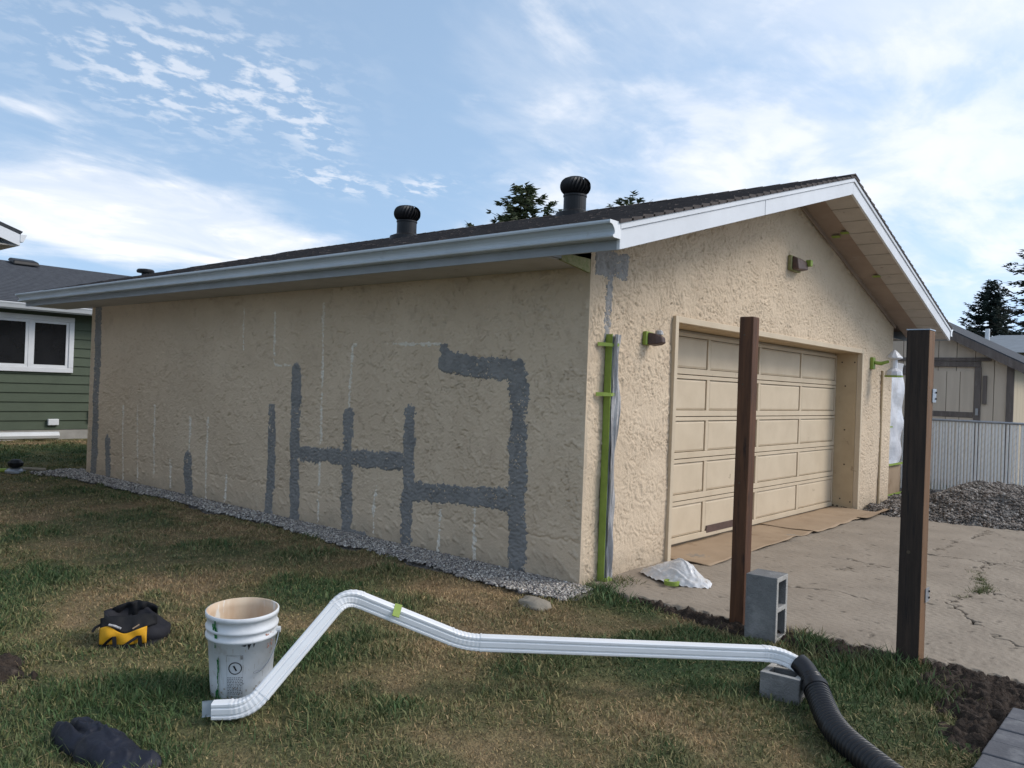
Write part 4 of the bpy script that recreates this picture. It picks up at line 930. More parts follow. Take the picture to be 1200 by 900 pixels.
# (front is the -sin side)
b = MB(); b.loft(rings, (True, True)); b.build('body', M['grey_nylon'], t, smooth=True)
def curved(name, m, fn, nu=14, nv=8, parent=t, th=.006):
    U, V_ = np.meshgrid(np.linspace(0, 1, nu), np.linspace(0, 1, nv), indexing='ij'); P_ = np.array([fn(u, v) for u, v in zip(U.ravel(), V_.ravel())])
    o = npmesh(name, P_, grid_faces(nu, nv), m, parent); md = o.modifiers.new('t', 'SOLIDIFY'); md.thickness = th; md.offset = 0; return o
fp_ = Field(96, .12)
def pocket(u, v, grow=0.0):
    r = -.175+.245*u; top = .115-.03*math.exp(-((u-.55)/.2)**2)+.02*math.exp(-((u-.15)/.15)**2)+.012*u; z = .022+v*(top-.022)
    f = .172-.075*(r/.2)**2*(1 if r < 0 else .5)-.012*v**2+.006*float(fp_(r, z))+grow
    return tb(r, f, z)
curved('yellow_pocket', M['yellow'], lambda u, v: pocket(u, v), 26, 10)
def strap(name, pts, w, m, off=.008):
    q = [Vector(tb(*p)) for p in pts]; q = catmull([tuple(v) for v in q], 6); b = MB(); rr_ = []
    for v in q: rr_.append([tuple(v+Vector(tb(w, 0, 0))-Vector(tb(0, 0, 0))), tuple(v-(Vector(tb(w, 0, 0))-Vector(tb(0, 0, 0)))), tuple(v-(Vector(tb(w, 0, 0))-Vector(tb(0, 0, 0)))+Vector((cfx, cfy, 0))*-.006), tuple(v+(Vector(tb(w, 0, 0))-Vector(tb(0, 0, 0)))+Vector((cfx, cfy, 0))*-.006)])
    b.loft(rr_); return b.build(name, m, t)
strap('strap', [(-.150, .140, .02), (-.130, .150, .05), (-.105, .160, .075)], .010, M['nylon']); strap('strap', [(-.10, .166, .080), (-.097, .172, .05), (-.095, .176, .015)], .011, M['nylon'])
strap('strap', [(-.055, .185, .012), (-.01, .186, .05), (.03, .180, .078)], .013, M['grey_nylon']); strap('strap', [(.032, .184, .078), (.036, .186, .045), (.035, .186, .012)], .011, M['nylon'])
def flap(u, v):
    r = -.175+.30*u; z = .165+.02*math.sin(3*u)-.055*v-.045*math.exp(-((u-.5)/.22)**2)*(.4+.6*v)+.012*(1-v); f = .065+.075*v-.06*(2*u-1)**2*v+.004*float(fp_(r*2, z))
    return tb(r, f, z)
curved('top_flap', M['nylon'], flap, 22, 8)
def rear(u, v):
    r = -.12+.25*u; z = .10+.13*v*math.sin(math.pi*(.15+.7*u))**.5; f = -.115+.02*v+.012*float(fp_(r*2, z)); return tb(r, f, z)
curved('rear_panel', M['nylon'], rear, 20, 8)
b = MB(); b.tube([tb(-.13, .128, .150), tb(-.10, .140, .143), tb(-.065, .150, .125)], .006, 6); b.build('zip_tape', M['film'], t)
b = MB(); b.tube([tb(-.005, .150, .118), tb(.03, .140, .140)], .0035, 6); b.build('zip_pull', M['paper'], t)
b = MB(); b.tube([tb(-.16, .06, .14), tb(-.20, .07, .12), tb(-.215, .08, .095)], .007, 6); b.build('strap_end', M['nylon'], t)
b = MB(); b.loft([[tb(r_, f_, z_) for r_, f_, z_ in ((-.19, .11, .002), (-.05, .19, .002), (.10, .185, .002), (.17, .10, .002))], [tb(r_, f_, z_) for r_, f_, z_ in ((-.18, .10, .03), (-.05, .165, .022), (.09, .16, .026), (.16, .09, .03))]]); b.build('base_trim', M['nylon'], t, bevel=.006)

# ------------------------------------------------------------------ navy cloth bag at the lawn's edge
NB = np.array([-3.50, -.29]); ax = np.array([.06, -1.0]); ax = ax/np.linalg.norm(ax); bx = np.array([ax[1], -ax[0]])
us = np.linspace(-1, 1, 70); vs = np.linspace(-1, 1, 50); U, V_ = np.meshgrid(us, vs, indexing='ij')
fn1, fn2, fn3 = Field(97, .30, stretch=.5), Field(98, .11), Field(99, .16, stretch=2.5, ang=.6)
Lx, Wx = .27, .095; edge = 1-np.clip(np.maximum(np.abs(U)**3, np.abs(V_)**2.2), 0, 1)
su, sv = U*Lx, V_*Wx*(1-.25*sstep(0, 1, -U))*(1+.10*fn1(U*.3, 0*U))
hgt = .075*edge**.45*(1-.30*sstep(-.2, 1, U))+edge**.5*(.014*fn1(su*.7, sv*.7)+.004*fn2(su, sv)+.013*np.exp(-(fn3(su*.6, sv*.6)/.25)**2)+.008*np.exp(-(fn2(su*.8+2, sv*.5)/.3)**2)+.006*np.exp(-(fn3(su*1.6+1, sv*1.6)/.3)**2))-.04*np.exp(-((V_-.25)/.16)**2)*sstep(-.15, -.6, U)
Px = NB[0]+ax[0]*su+bx[0]*sv; Py = NB[1]+ax[1]*su+bx[1]*sv
o = npmesh('navy_bag', np.stack([Px, Py, np.maximum(hgt, 0)+.004], -1).reshape(-1, 3), grid_faces(70, 50), M['navy']); tag(o, 'crumpled dark navy fabric bag lying flat on the grass', 'bag')

# ------------------------------------------------------------------ clear plastic bag and tape roll by the door
f1, f2, f3 = Field(101, .17), Field(102, .07), Field(103, .10, stretch=2.5, ang=1.0)
na, nr = 140, 60; A, R_ = np.meshgrid(np.linspace(0, 2*np.pi, na, endpoint=False), np.linspace(0, 1, nr), indexing='ij')
rx, ry = .17*(1+.12*np.cos(2*A+.4)), .31*(1+.10*np.cos(3*A+1))
u = np.cos(A)*R_*rx; v = np.sin(A)*R_*ry
pk = np.exp(-((u-.02)/.12)**2-((v+.02)/.15)**2); f4 = Field(104, .05)
ridge = np.exp(-(f3(u*.6, v*.6)/.35)**2)*.012+np.exp(-(f4(u, v)/.3)**2)*.003
hgt = .045*(1-R_**2.5)+.105*pk+.03*np.exp(-((u)/.1)**2-((v-.18)/.12)**2)+(1-R_**8)*(ridge+.006*f1(u*.7, v*.7)+.0015*f2(u, v))
hgt = hgt+.012*R_**6*(.5+.5*f2(u, v))
V = np.stack([.68+u*.9+v*.10, -.43+v*1.0, .032+np.maximum(hgt, .0)], -1)
F = []
i = np.arange(na); 
for r_ in range(nr-1): F.append(np.stack([i*nr+r_, ((i+1) % na)*nr+r_, ((i+1) % na)*nr+r_+1, i*nr+r_+1], 1)[:, ::-1])
o = npmesh('plastic_bag', V.reshape(-1, 3), np.concatenate(F), M['bagplastic']); tag(o, 'crumpled white plastic bag on the concrete by the garage door', 'bag')
b = MB(); n = 26; c = (.515, -.47, .033)
b.loft([[(c[0]+r_*math.cos(2*math.pi*k/n), c[1]+r_*math.sin(2*math.pi*k/n), c[2]+z) for k in range(n)] for r_, z in ((.058, 0), (.058, .030), (.040, .030), (.040, 0), (.058, 0))], (False, False))
tag(b.build('tape_roll', M['tape']), 'roll of green tape lying against the white plastic bag', 'tape')

# ------------------------------------------------------------------ brown paper on the slab
def sheet(x0, x1, y0, y1, z, label, seed, curl):
    fs1 = Field(seed, .5); nx, ny = int((x1-x0)/.04), 14; xs_ = np.linspace(x0, x1, nx); vs_ = np.linspace(0, 1, ny); X_, V_ = np.meshgrid(xs_, vs_, indexing='ij')
    yl = y0+.008*fs1(X_, 0*X_)+.045*(X_-x0)/(x1-x0); Y_ = yl+(y1-yl)*V_
    Z_ = z+.004+.004*fs1(X_, Y_)+curl*np.exp(-V_/.12)*np.clip(.3+.7*np.sin(X_*1.3+seed), 0, 1)
    o = npmesh('masking_paper', np.stack([X_, Y_, np.maximum(Z_, z)], -1).reshape(-1, 3), grid_faces(nx, ny), M['paper']); md = o.modifiers.new('t', 'SOLIDIFY'); md.thickness = .002
    tag(o, label, 'paper')
sheet(1.33, 3.9, -.36, .275, .032, 'long sheet of brown masking paper along the base of the garage door', 111, .012)
sheet(3.75, 5.98, -.36, .275, .040, 'brown masking paper sheet overlapping the other, under the bolted door jamb', 112, .016)
sheet(5.2, 6.3, -.44, -.30, .050, 'narrow curled strip of brown masking paper at the door corner', 113, .02)

# ------------------------------------------------------------------ pavers at the lower edge
t = thing('paver_edging', 'row of grey pavers edging the bare soil', 'paving', (-1.2, -3.0, 0))
xv = -.475
while xv > -2.3:
    w = .166; b = MB(); jz = random.uniform(-.003, .003)
    b.box(xv-w+.004, xv, -3.28+random.uniform(-.004, .004), -2.80+random.uniform(-.004, .004), -.04, .058+jz); b.build('paver', M['paver'], t, bevel=.006); xv -= w
xv = -.475
while xv > -2.3:
    b = MB(); b.box(xv-.166+.004, xv, -3.76, -3.285, -.04, .057); b.build('paver', M['paver'], t, bevel=.006); xv -= .166
# pale rock by the gravel end
bm = bmesh.new(); bmesh.ops.create_icosphere(bm, subdivisions=3, radius=.1); rf1 = Field(130, .09)
for v in bm.verts: v.co = Vector((v.co.x*.85, v.co.y*1.15, v.co.z*.5))*(1+.10*float(rf1(v.co.x+v.co.z, v.co.y-v.co.z*.7)))+Vector((-.64, -.10, .015))
me = bpy.data.meshes.new('rock'); bm.to_mesh(me); bm.free(); tag(link('rock', me, M['rock'], smooth=True), 'pale rock at the lawn end of the pebble strip', 'rock')
# small sprinkler far out on the lawn
t = thing('lawn_sprinkler', 'small grey sprinkler lying on the far lawn by the gravel corner', 'sprinkler', (-.70, 9.15, 0))
b = MB(); b.lathe((-.70, 9.15, .0), [(.13, .0), (.13, .03), (.09, .06), (.03, .07)], 16); b.build('base', M['galv'], t)
b = MB(); b.lathe((-.70, 9.15, .06), [(.02, 0), (.09, .03), (.10, .08), (.06, .12), (.01, .13)], 14); b.build('head', M['black'], t)
b = MB(); b.tube([(-.62, 9.1, .06), (-.38, 8.95, .045)], .02, 8); b.build('arm', M['rock'], t)
b = MB(); b.tube([(-.78, 9.22, .03), (-.95, 9.35, .03), (-1.05, 9.42, .02)], .03, 8); b.build('hose_end', M['tape'], t)

# ------------------------------------------------------------------ green house behind
HY = 15.0; HX0, HX1 = -9.0, 8.0; HE = 2.72
t = thing('green_house', 'green lap-sided house with white window and dark shingle roof', 'house', (0, HY+4, 0))
b = MB(); b.box(HX0, HX1, HY+.02, HY+8.0, .2, HE+.1); b.build('wall', M['green_siding'], t)
z = .20; nb = 13; ex = (HE-.02-.2)/nb
for i in range(nb):
    b = MB(); b.hexa([(HX0-.01, HY-.030, z), (HX1+.01, HY-.030, z), (HX1+.01, HY+.02, z), (HX0-.01, HY+.02, z)], [(HX0-.01, HY-.006, z+ex), (HX1+.01, HY-.006, z+ex), (HX1+.01, HY+.02, z+ex), (HX0-.01, HY+.02, z+ex)]); b.build('siding_board', M['green_siding'], t); z += ex
b = MB(); b.box(HX0, HX1, HY-.02, HY+8, -.04, .19); b.build('foundation', M['concrete_f'], t)
ov = .48; RY = HY+4.0; sl_ = .29; ze_ = HE+.06; rz_ = ze_+sl_*(RY-HY+ov)
b = MB(); b.hexa([(HX0-.4, HY-ov, ze_-.06), (HX1+.4, HY-ov, ze_-.06), (HX1+.4, RY, rz_-.06), (HX0-.4, RY, rz_-.06)], [(HX0-.4, HY-ov, ze_), (HX1+.4, HY-ov, ze_), (HX1+.4, RY, rz_), (HX0-.4, RY, rz_)])
b.hexa([(HX0-.4, RY, rz_-.06), (HX1+.4, RY, rz_-.06), (HX1+.4, HY+8+ov, ze_-.06), (HX0-.4, HY+8+ov, ze_-.06)], [(HX0-.4, RY, rz_), (HX1+.4, RY, rz_), (HX1+.4, HY+8+ov, ze_), (HX0-.4, HY+8+ov, ze_)])
rf = b.build('roof', M['shingle_g'], t)
b = MB(); nc = 30
for i in range(nc):
    ya = HY-ov-.02+i*(RY-HY+ov)/nc; yb = ya+(RY-HY+ov)/nc*1.1; za = ze_+sl_*(ya-HY+ov); zb = ze_+sl_*(min(yb, RY)-HY+ov); yb = min(yb, RY)
    b.hexa([(HX0-.42, ya, za-.01), (HX1+.42, ya, za-.01), (HX1+.42, yb, zb-.01), (HX0-.42, yb, zb-.01)], [(HX0-.42, ya, za+.014), (HX1+.42, ya, za+.014), (HX1+.42, yb, zb+.003), (HX0-.42, yb, zb+.003)])
tag(b.build('shingle_courses', M['shingle_g'], rf), kind='stuff')
b = MB(); b.loft([[(xx, HY-ov-.012-q[0], HE-.075+q[1]*1.05) for q in [(0, 0), (.06, 0), (.09, .06), (.11, .09), (.11, .105), (0, .105)]] for xx in (HX0-.4, HX1+.4)]); b.build('gutter', M['white_trim'], t)
b = MB(); b.box(HX0-.4, HX1+.4, HY-ov, HY-ov+.02, HE-.10, HE+.03); b.build('fascia', M['white_trim'], t)
b = MB(); b.box(HX0-.4, HX1+.4, HY-ov+.02, HY-.035, HE-.03, HE-.02); b.build('soffit', M['white_trim'], t)
wx0, wx1, wz0, wz1 = -.25, 2.245, 1.395, 2.565
fr = MB(); w = .10
for q in ((wx0, wx1, wz0, wz0+w), (wx0, wx1, wz1-w, wz1)): fr.box(q[0], q[1], HY-.075, HY-.01, q[2], q[3])
for q in ((wx0, wx0+w), (wx1-w, wx1)): fr.box(q[0], q[1], HY-.0755, HY-.011, wz0+w+.001, wz1-w-.001)
win = fr.build('window', M['white_trim'], t, bevel=.008)
mid = 1.395
for xa, xb in ((wx0+w, mid-.03), (mid+.03, wx1-w)):
    b = MB(); s_ = .055
    b.box(xa+.002, xb-.002, HY-.055, HY-.012, wz0+w+.002, wz0+w+s_); b.box(xa+.002, xb-.002, HY-.055, HY-.012, wz1-w-s_, wz1-w-.002); b.box(xa+.002, xa+s_, HY-.0555, HY-.0125, wz0+w+s_+.001, wz1-w-s_-.001); b.box(xb-s_, xb-.002, HY-.0555, HY-.0125, wz0+w+s_+.001, wz1-w-s_-.001)
    b.build('sash', M['white_trim'], win)
    b = MB(); b.box(xa+s_, xb-s_, HY-.032, HY-.028, wz0+w+s_, wz1-w-s_); b.build('pane', M['dark_glass'], win)
b = MB(); b.box(mid-.029, mid+.029, HY-.062, HY-.012, wz0+w+.002, wz1-w-.002); b.build('mullion', M['white_trim'], win)
b = MB(); b.box(1.79, 2.0, HY-.09, HY-.02, .29, .42); b.build('wall_vent', M['white_trim'], t, bevel=.01)
b = MB(); b.box(2.62, 2.70, HY-.08, HY-.02, .36, .60); b.build('utility_box', M['white_trim'], t, bevel=.01)
for xx, yy in ((2.45, RY-.35),):
    zz_ = ze_+sl_*(yy-HY+ov); b = MB(); b.loft([[(xx-.30, yy-.2, zz_-.02), (xx+.32, yy-.2, zz_-.02), (xx+.32, yy+.2, zz_+.1), (xx-.30, yy+.2, zz_+.1)], [(xx-.27, yy-.16, zz_+.09), (xx+.28, yy-.16, zz_+.09), (xx+.28, yy+.16, zz_+.17), (xx-.27, yy+.16, zz_+.17)]]); b.build('box_vent', M['black'], rf, bevel=.03)
b = MB(); b.lathe((5.52, RY-.2, rz_-.1), [(.10, 0), (.10, .22), (.22, .22), (.23, .27), (.20, .31), (.05, .33)], 18); b.build('flue_cap', M['black'], rf)
b = MB(); b.tube([(-3.0, HY-.25, .10), (1.9, HY-.35, .10)], .075, 8); tag(b.build('white_pipe', M['white_trim']), 'white pipe lying along the foot of the green house', 'pipe')

# ------------------------------------------------------------------ neighbour's roof corner
t = thing('neighbour_house', 'neighbouring house of which only a white eave corner shows', 'house', (-6, 9, 0))
ex_, ey_, ez_ = -1.96, 5.46, 2.795; s2 = .335; rx_ = -6.2
def nz(x): return ez_+s2*(ex_-x)
b = MB(); b.hexa([(rx_, ey_, nz(rx_)-.03), (ex_, ey_, ez_-.03), (ex_, ey_+9, ez_-.03), (rx_, ey_+9, nz(rx_)-.03)], [(rx_, ey_-.01, nz(rx_)), (ex_+.02, ey_-.01, ez_), (ex_+.02, ey_+9, ez_), (rx_, ey_+9, nz(rx_))])
xl = 2*rx_-ex_
b.hexa([(xl, ey_, ez_-.03), (rx_, ey_, nz(rx_)-.03), (rx_, ey_+9, nz(rx_)-.03), (xl, ey_+9, ez_-.03)], [(xl, ey_-.01, ez_), (rx_, ey_-.01, nz(rx_)), (rx_, ey_+9, nz(rx_)), (xl, ey_+9, ez_)]); b.build('roof', M['shingle_g'], t)
b = MB(); b.hexa([(rx_, ey_, nz(rx_)-.14), (ex_, ey_, ez_-.14), (ex_, ey_+.025, ez_-.14), (rx_, ey_+.025, nz(rx_)-.14)], [(rx_, ey_, nz(rx_)-.031), (ex_, ey_, ez_-.031), (ex_, ey_+.025, ez_-.031), (rx_, ey_+.025, nz(rx_)-.031)])
b.hexa([(xl, ey_, ez_-.14), (rx_, ey_, nz(rx_)-.14), (rx_, ey_+.025, nz(rx_)-.14), (xl, ey_+.025, ez_-.14)], [(xl, ey_, ez_-.031), (rx_, ey_, nz(rx_)-.031), (rx_, ey_+.025, nz(rx_)-.031), (xl, ey_+.025, ez_-.031)]); b.build('rake_board', M['fascia'], t)
b = MB(); b.box(ex_-.02, ex_-.001, ey_+.03, ey_+9, ez_-.14, ez_-.032); b.build('fascia', M['fascia'], t)
b = MB(); b.box(ex_-.70, ex_-.021, ey_+.03, ey_+9, ez_-.145, ez_-.135); b.build('soffit', M['soffit'], t)
b = MB(); b.hexa([(rx_, ey_+.026, nz(rx_)-.13), (ex_-.3, ey_+.026, nz(ex_-.3)-.13), (ex_-.3, ey_+.6, nz(ex_-.3)-.13), (rx_, ey_+.6, nz(rx_)-.13)], [(rx_, ey_+.026, nz(rx_)-.12), (ex_-.3, ey_+.026, nz(ex_-.3)-.12), (ex_-.3, ey_+.6, nz(ex_-.3)-.12), (rx_, ey_+.6, nz(rx_)-.12)]); b.build('rake_soffit', M['soffit'], t)
b = MB(); b.loft([[(ex_+q[0]*.5, yv, ez_-.10+q[1]*.7) for q in prof_ ] for yv in (ey_-.005, ey_+9.02) for prof_ in [[(0, 0), (.058, 0), (.088, .058), (.112, .094), (.112, .104), (0, .1)]]]); b.build('gutter', M['white_trim'], t)
b = MB(); b.box(2*rx_-ex_+.7, ex_-.70, ey_+.6, ey_+8.6, -.03, ez_-.14)
b.add([(2*rx_-ex_+.7, ey_+.6, ez_-.14), (ex_-.70, ey_+.6, ez_-.14), (rx_, ey_+.6, nz(rx_)-.2)], [(0, 1, 2)]); b.build('wall', M['white_trim'], t)

# ------------------------------------------------------------------ right-hand gravel bed, fence, shed
xs = np.arange(5.7, 9.5, .05); ys = np.arange(-5.0, 1.6, .05); X, Y = np.meshgrid(xs, ys, indexing='ij'); gf1, gf2 = Field(121, .8), Field(122, .25)
ed = 5.84+.10*np.sin(Y*2.2)+.05*fb(X, Y)+.45*sstep(-.75, -.1, Y)
def bedz(x, y):
    e_ = 5.84+.10*np.sin(y*2.2)+.05*fb(x, y)+.45*sstep(-.75, -.1, y)
    return -.01+.29*sstep(0, 1.3, x-e_)*sstep(-.2, -1.1, y)*sstep(9.6, 8.2, x)+.05*sstep(0, .2, x-e_)+.018*gf1(x, y)*sstep(0, .4, x-e_)+.010*gf2(x, y)*sstep(0, .3, x-e_)
Zb = bedz(X, Y); kf = ((X > ed-.03) & ~((X < GW+.02) & (Y > -.01)))
kf = kf[:-1, :-1] & kf[1:, 1:] & kf[1:, :-1] & kf[:-1, 1:]
V, F, _ = compact(np.stack([X, Y, Zb], -1).reshape(-1, 3), grid_faces(len(xs), len(ys), kf)); o = npmesh('stone_bed', V, F, M['gravel_bed']); tag(o, kind='structure')
n = 26000; cx = rng.uniform(5.8, 9.35, n); cy = rng.uniform(-2.6, .9, n)
e_ = 5.84+.10*np.sin(cy*2.2)+.05*fb(cx, cy)+.45*sstep(-.75, -.1, cy)
k = (cx > e_) & ~((cx < GW+.05) & (cy > -.04)); cx, cy = cx[k], cy[k]
PAL2 = [(.22, .19, .165), (.15, .13, .115), (.30, .265, .235), (.09, .08, .072), (.20, .165, .14), (.36, .33, .30), (.12, .105, .09)]
pebbles('stone_heap', cx, cy, bedz(cx, cy)+.012*rng.random(len(cx)), .0165*rng.uniform(.6, 1.8, len(cx)), 'low heap of crushed stone between the driveway and the white fence', PAL2, 6)
b = MB(); b.tube([(8.85, -.80, .23), (8.62, -1.25, .275), (8.3, -2.3, .315)], .035, 8); tag(b.build('white_pipe', M['white_trim'], smooth=True), 'white pipe lying on top of the crushed stone heap', 'pipe')
FX = 9.45
t = thing('slatted_fence', 'chain link fence filled with upright white slats', 'fence', (FX, -1, 0))
sw, gap = .034, .012; yv = .85; k_ = 0
base = None
while yv > -3.6:
    if base is None:
        b = MB(); q = sw/2; b.loft([[(-.008, -q, z), (0, -q*.8, z), (.004, 0, z), (0, q*.8, z), (-.008, q, z), (-.018, 0, z)] for z in (.03, 1.165)]); me = bpy.data.meshes.new('slat'); me.from_pydata(b.v, [], b.f); me.materials.append(M['slat']); base = me
    o = bpy.data.objects.new('slat', base); COL.objects.link(o); o.parent = t; o.matrix_parent_inverse = Matrix.Translation(-Vector(t.location)); o.location = (FX+random.uniform(-.004, .004), yv, random.uniform(-.012, .006)); o.rotation_euler = (random.uniform(-.008, .008), 0, random.uniform(-.12, .12))
    yv -= sw+gap; k_ += 1
b = MB(); b.tube([(FX-.02, .9, 1.175), (FX-.02, -3.7, 1.175)], .019, 10); b.build('top_rail', M['galv'], t, smooth=True)
for yv in (.9, -1.9, -3.7):
    b = MB(); b.tube([(FX+.03, yv, -.02), (FX+.03, yv, 1.22)], .027, 10); b.build('fence_post', M['galv'], t, smooth=True)
b = MB()
zz0 = .03
yv = .9
while yv > -3.7:
    for d in (1, -1):
        ya, za, yb, zb = yv, .04, yv-d*1.12, 1.16
        if yb > .9: zb = .04+(.9-yv)/1.12*1.12; yb = .9; 
        if yb < -3.7: zb = .04+(yv+3.7); yb = -3.7
        b.tube([(FX-.013-.003*d, ya, za), (FX-.013-.003*d, yb, zb)], .0011, 3, (False, False))
    yv -= .11
tag(b.build('chain_mesh', M['galv'], t), kind='stuff')
# dark leafy litter at the fence foot
# shed
SX, SY0 = 11.5, -.86; SYR = 2.6; ssl = .52; seave = 2.20
t = thing('shed', 'weathered tan wooden shed with grey trimmed door behind the white fence', 'shed', (SX+2, 1.5, 0))
def shz(y): return seave+ssl*(min(y, 2*SYR-y)-SY0)*1.0
b = MB(); yv = SY0; brd = .30
while yv < 2*SYR-SY0-.01:
    ya, yb = yv, min(yv+brd-.010, 2*SYR-SY0)
    b = MB(); P_ = [(ya, -.03), (yb, -.03), (yb, shz(yb)-.02), (ya, shz(ya)-.02)]
    if ya < SYR < yb: P_.insert(3, (SYR, shz(SYR)-.02))
    b.loft([[(SX, y, z) for y, z in P_], [(SX+.02, y, z) for y, z in P_]]); b.build('siding_board', M['shed'], t); yv += brd
b = MB(); b.box(SX+.022, SX+4, SY0+.03, 2*SYR-SY0-.03, -.03, seave-.06)
b.add([(SX+.03, SY0+.03, seave-.06), (SX+.03, 2*SYR-SY0-.03, seave-.06), (SX+.03, SYR, shz(SYR)-.08), (SX+.12, SY0+.03, seave-.06), (SX+.12, 2*SYR-SY0-.03, seave-.06), (SX+.12, SYR, shz(SYR)-.08)], [(0, 2, 1), (3, 4, 5), (0, 3, 5, 2), (1, 2, 5, 4)]); b.build('wall', M['joint'], t)
xv = SX+.02
while xv < SX+4: b = MB(); b.box(xv, xv+.29, SY0-.012, SY0+.025, -.03, seave-.06); b.build('siding_board', M['shed_lit'], t); xv += .30
for yy0, yy1 in ((SY0, SYR), (SYR, 2*SYR-SY0)):
    b = MB(); ov_ = .28 if yy0 == SY0 else 0; ov2 = .28 if yy0 != SY0 else 0
    ya, yb = yy0-ov_, yy1+ov2
    def zz2(y): return seave+ssl*((y-SY0) if y <= SYR else (2*SYR-SY0-y))
    b.hexa([(SX-.25, ya, zz2(ya)+.03), (SX+4.2, ya, zz2(ya)+.03), (SX+4.2, yb, zz2(yb)+.03), (SX-.25, yb, zz2(yb)+.03)], [(SX-.25, ya, zz2(ya)+.07), (SX+4.2, ya, zz2(ya)+.07), (SX+4.2, yb, zz2(yb)+.07), (SX-.25, yb, zz2(yb)+.07)]); b.build('roof', M['shingle_g'], t)
    b = MB(); b.hexa([(SX-.27, ya, zz2(ya)-.11), (SX-.235, ya, zz2(ya)-.11), (SX-.235, yb, zz2(yb)-.11), (SX-.27, yb, zz2(yb)-.11)], [(SX-.27, ya, zz2(ya)+.045), (SX-.235, ya, zz2(ya)+.045), (SX-.235, yb, zz2(yb)+.045), (SX-.27, yb, zz2(yb)+.045)]); b.build('rake_board', M['old_wood'], t)
def st(name, y0, y1, z0, z1, d=.03, parent=t): b = MB(); b.box(SX-d, SX-.001, y0, y1, z0, z1); return b.build(name, M['old_wood'], parent, bevel=.004)
st('corner_board', SY0-.012, SY0+.10, -.03, 2.18, .035)
b = MB(); b.box(SX-.022, SX-.002, -.26, .62, .05, 2.03); dr_ = b.build('shed_door', M['shed'], t)
for yg in (-.04, .18, .40):
    b = MB(); b.box(SX-.0235, SX-.0215, yg, yg+.008, .06, 2.02); b.build('groove', M['joint'], dr_)
st('door_trim', -.37, -.265, -.02, 2.10, .04); st('door_trim', .63, .735, -.02, 2.10, .04); st('door_trim', -.36, .73, 2.105, 2.20, .042); st('door_rail', -.255, .615, 1.20, 1.30, .032, dr_)
st('wall_batten', -.52, 1.5, 2.21, 2.27, .036); st('wall_batten', .75, 1.6, 1.95, 2.12, .03); st('hinge_strip', -.46, -.40, 1.45, 1.95, .05)
b = MB(); b.box(SX-.06, SX-.042, -.34, -.30, 1.25, 1.37); b.build('door_latch', M['galv'], t)

# far house roof beyond the shed
t = thing('far_house', 'distant low house with pale blue grey roof beyond the shed', 'house', (30, 2, 0))
b = MB(); b.box(27, 37, -6, 3.7, -.03, 3.3); b.build('wall', M['shed_lit'], t)
b = MB(); b.hexa([(26.4, -6.5, 3.2), (37.5, -6.5, 3.2), (37.5, 4.2, 3.2), (26.4, 4.2, 3.2)], [(31.5, -6.3, 4.15), (32.5, -6.3, 4.15), (32.5, 2.9, 4.15), (31.5, 2.9, 4.15)]); b.build('roof', M['far_roof'], t)
b = MB(); b.tube([(29.6, 2.9, 3.6), (29.6, 2.9, 4.25)], .08, 10); b.build('vent_pipe', M['white_trim'], t)

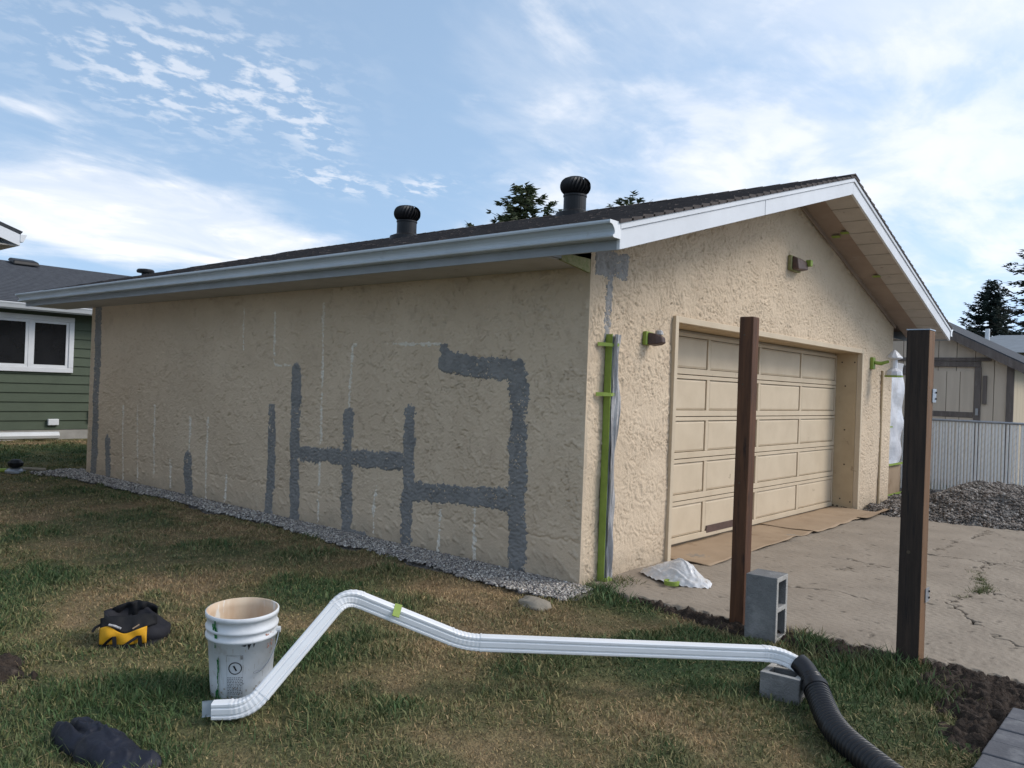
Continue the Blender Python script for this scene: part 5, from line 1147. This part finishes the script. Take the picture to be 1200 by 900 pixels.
# ------------------------------------------------------------------ trees
def conifer(name, label, x, y, h, r0, m, seed, zmin=0.15, droop=.25, dens=1.0, sprig=.28, power=.9, group=None, clumpy=0.0):
    r = random.Random(seed); t = thing(name, label, 'tree', (x, y, 0), group)
    b = MB(); b.tube([(x, y, -.1), (x+.05, y, h*.5), (x, y, h*.99)], [h*.022, h*.013, .012], 8); b.build('trunk', M['bark'], t)
    limb = MB(); V = []; 
    z = h*zmin
    while z < h*.985:
        f = 1-(z/h-zmin)/(1-zmin); L = r0*f**power; nb_ = r.randint(4, 6) if f > .12 else 3; a0 = r.uniform(0, 6.28)
        for k in range(nb_):
            a = a0+k*6.283/nb_+r.uniform(-.3, .3); l = L*r.uniform(.65, 1.15)+.06; up = r.uniform(.05, .3)
            p0 = Vector((x, y, z)); tip = p0+Vector((math.cos(a)*l, math.sin(a)*l, l*(up-droop)+.10*l)); mid_ = p0+Vector((math.cos(a)*l*.55, math.sin(a)*l*.55, -droop*l*.30))
            limb.tube([p0, mid_, tip], [max(.008, .02*l), max(.006, .013*l), .004], 4, (False, False))
            ns = max(6, int(l*26*dens)); 
            for q in range(ns):
                s_ = .18+.82*(q+r.random())/ns
                if clumpy and math.sin(s_*9+k*2+z*3) < clumpy-1+r.uniform(-.3, .3): continue
                c = (p0.lerp(mid_, s_/.55) if s_ < .55 else mid_.lerp(tip, (s_-.55)/.45))
                side = r.choice((-1, 1)); sl2 = sprig*(1.15-.6*s_)*r.uniform(.6, 1.3)*(.6+.4*f)
                dr = Vector((math.cos(a+side*r.uniform(.3, 1.3)), math.sin(a+side*r.uniform(.3, 1.3)), r.uniform(-.45, .35))).normalized()
                c = c+Vector((r.gauss(0, .04), r.gauss(0, .04), r.gauss(0, .05)))
                n_ = dr.cross(Vector((r.uniform(-1, 1), r.uniform(-1, 1), r.uniform(-1, 1)))).normalized()*sl2*.16
                V += [c-n_, c+n_, c+dr*sl2]; n2 = dr.cross(n_).normalized()*sl2*.15; V += [c-n2, c+n2, c+dr*sl2*.95]
        z += h*.018*(1+2.2*f)*r.uniform(.8, 1.25)*(.8+.5*clumpy)
    limb.build('limbs', M['bark'], t)
    A_ = np.array([v[:] for v in V]); npmesh('crown', A_, np.arange(len(A_)).reshape(-1, 3), m, t, smooth=False); return t
conifer('pine_tree', 'bushy pine whose top rises behind the garage roof between the two vents', 18.06, 15.84, 9.05, 4.5, M['pine'], 3, zmin=.35, droop=-.02, dens=3.6, sprig=.55, power=.9, clumpy=.75)
conifer('pine_tree', 'pine tip just showing over the roof beside the taller turbine vent', 20.55, 12.93, 8.72, 3.6, M['pine'], 11, zmin=.35, droop=-.12, dens=3.4, sprig=.5, power=.7, clumpy=1.0)
conifer('spruce_tree', 'slim dark spruce with a pointed leader beyond the shed', 40.7, 4.85, 7.6, 3.2, M['spruce'], 5, zmin=.12, droop=.10, dens=2.6, sprig=.40, power=.85)
conifer('spruce_tree', 'tall ragged spruce with thin brownish limbs beside the dark spruce', 36.2, 2.15, 9.8, 3.4, M['spruce2'], 9, zmin=.12, droop=.12, dens=1.3, sprig=.45, power=.8, clumpy=.6)
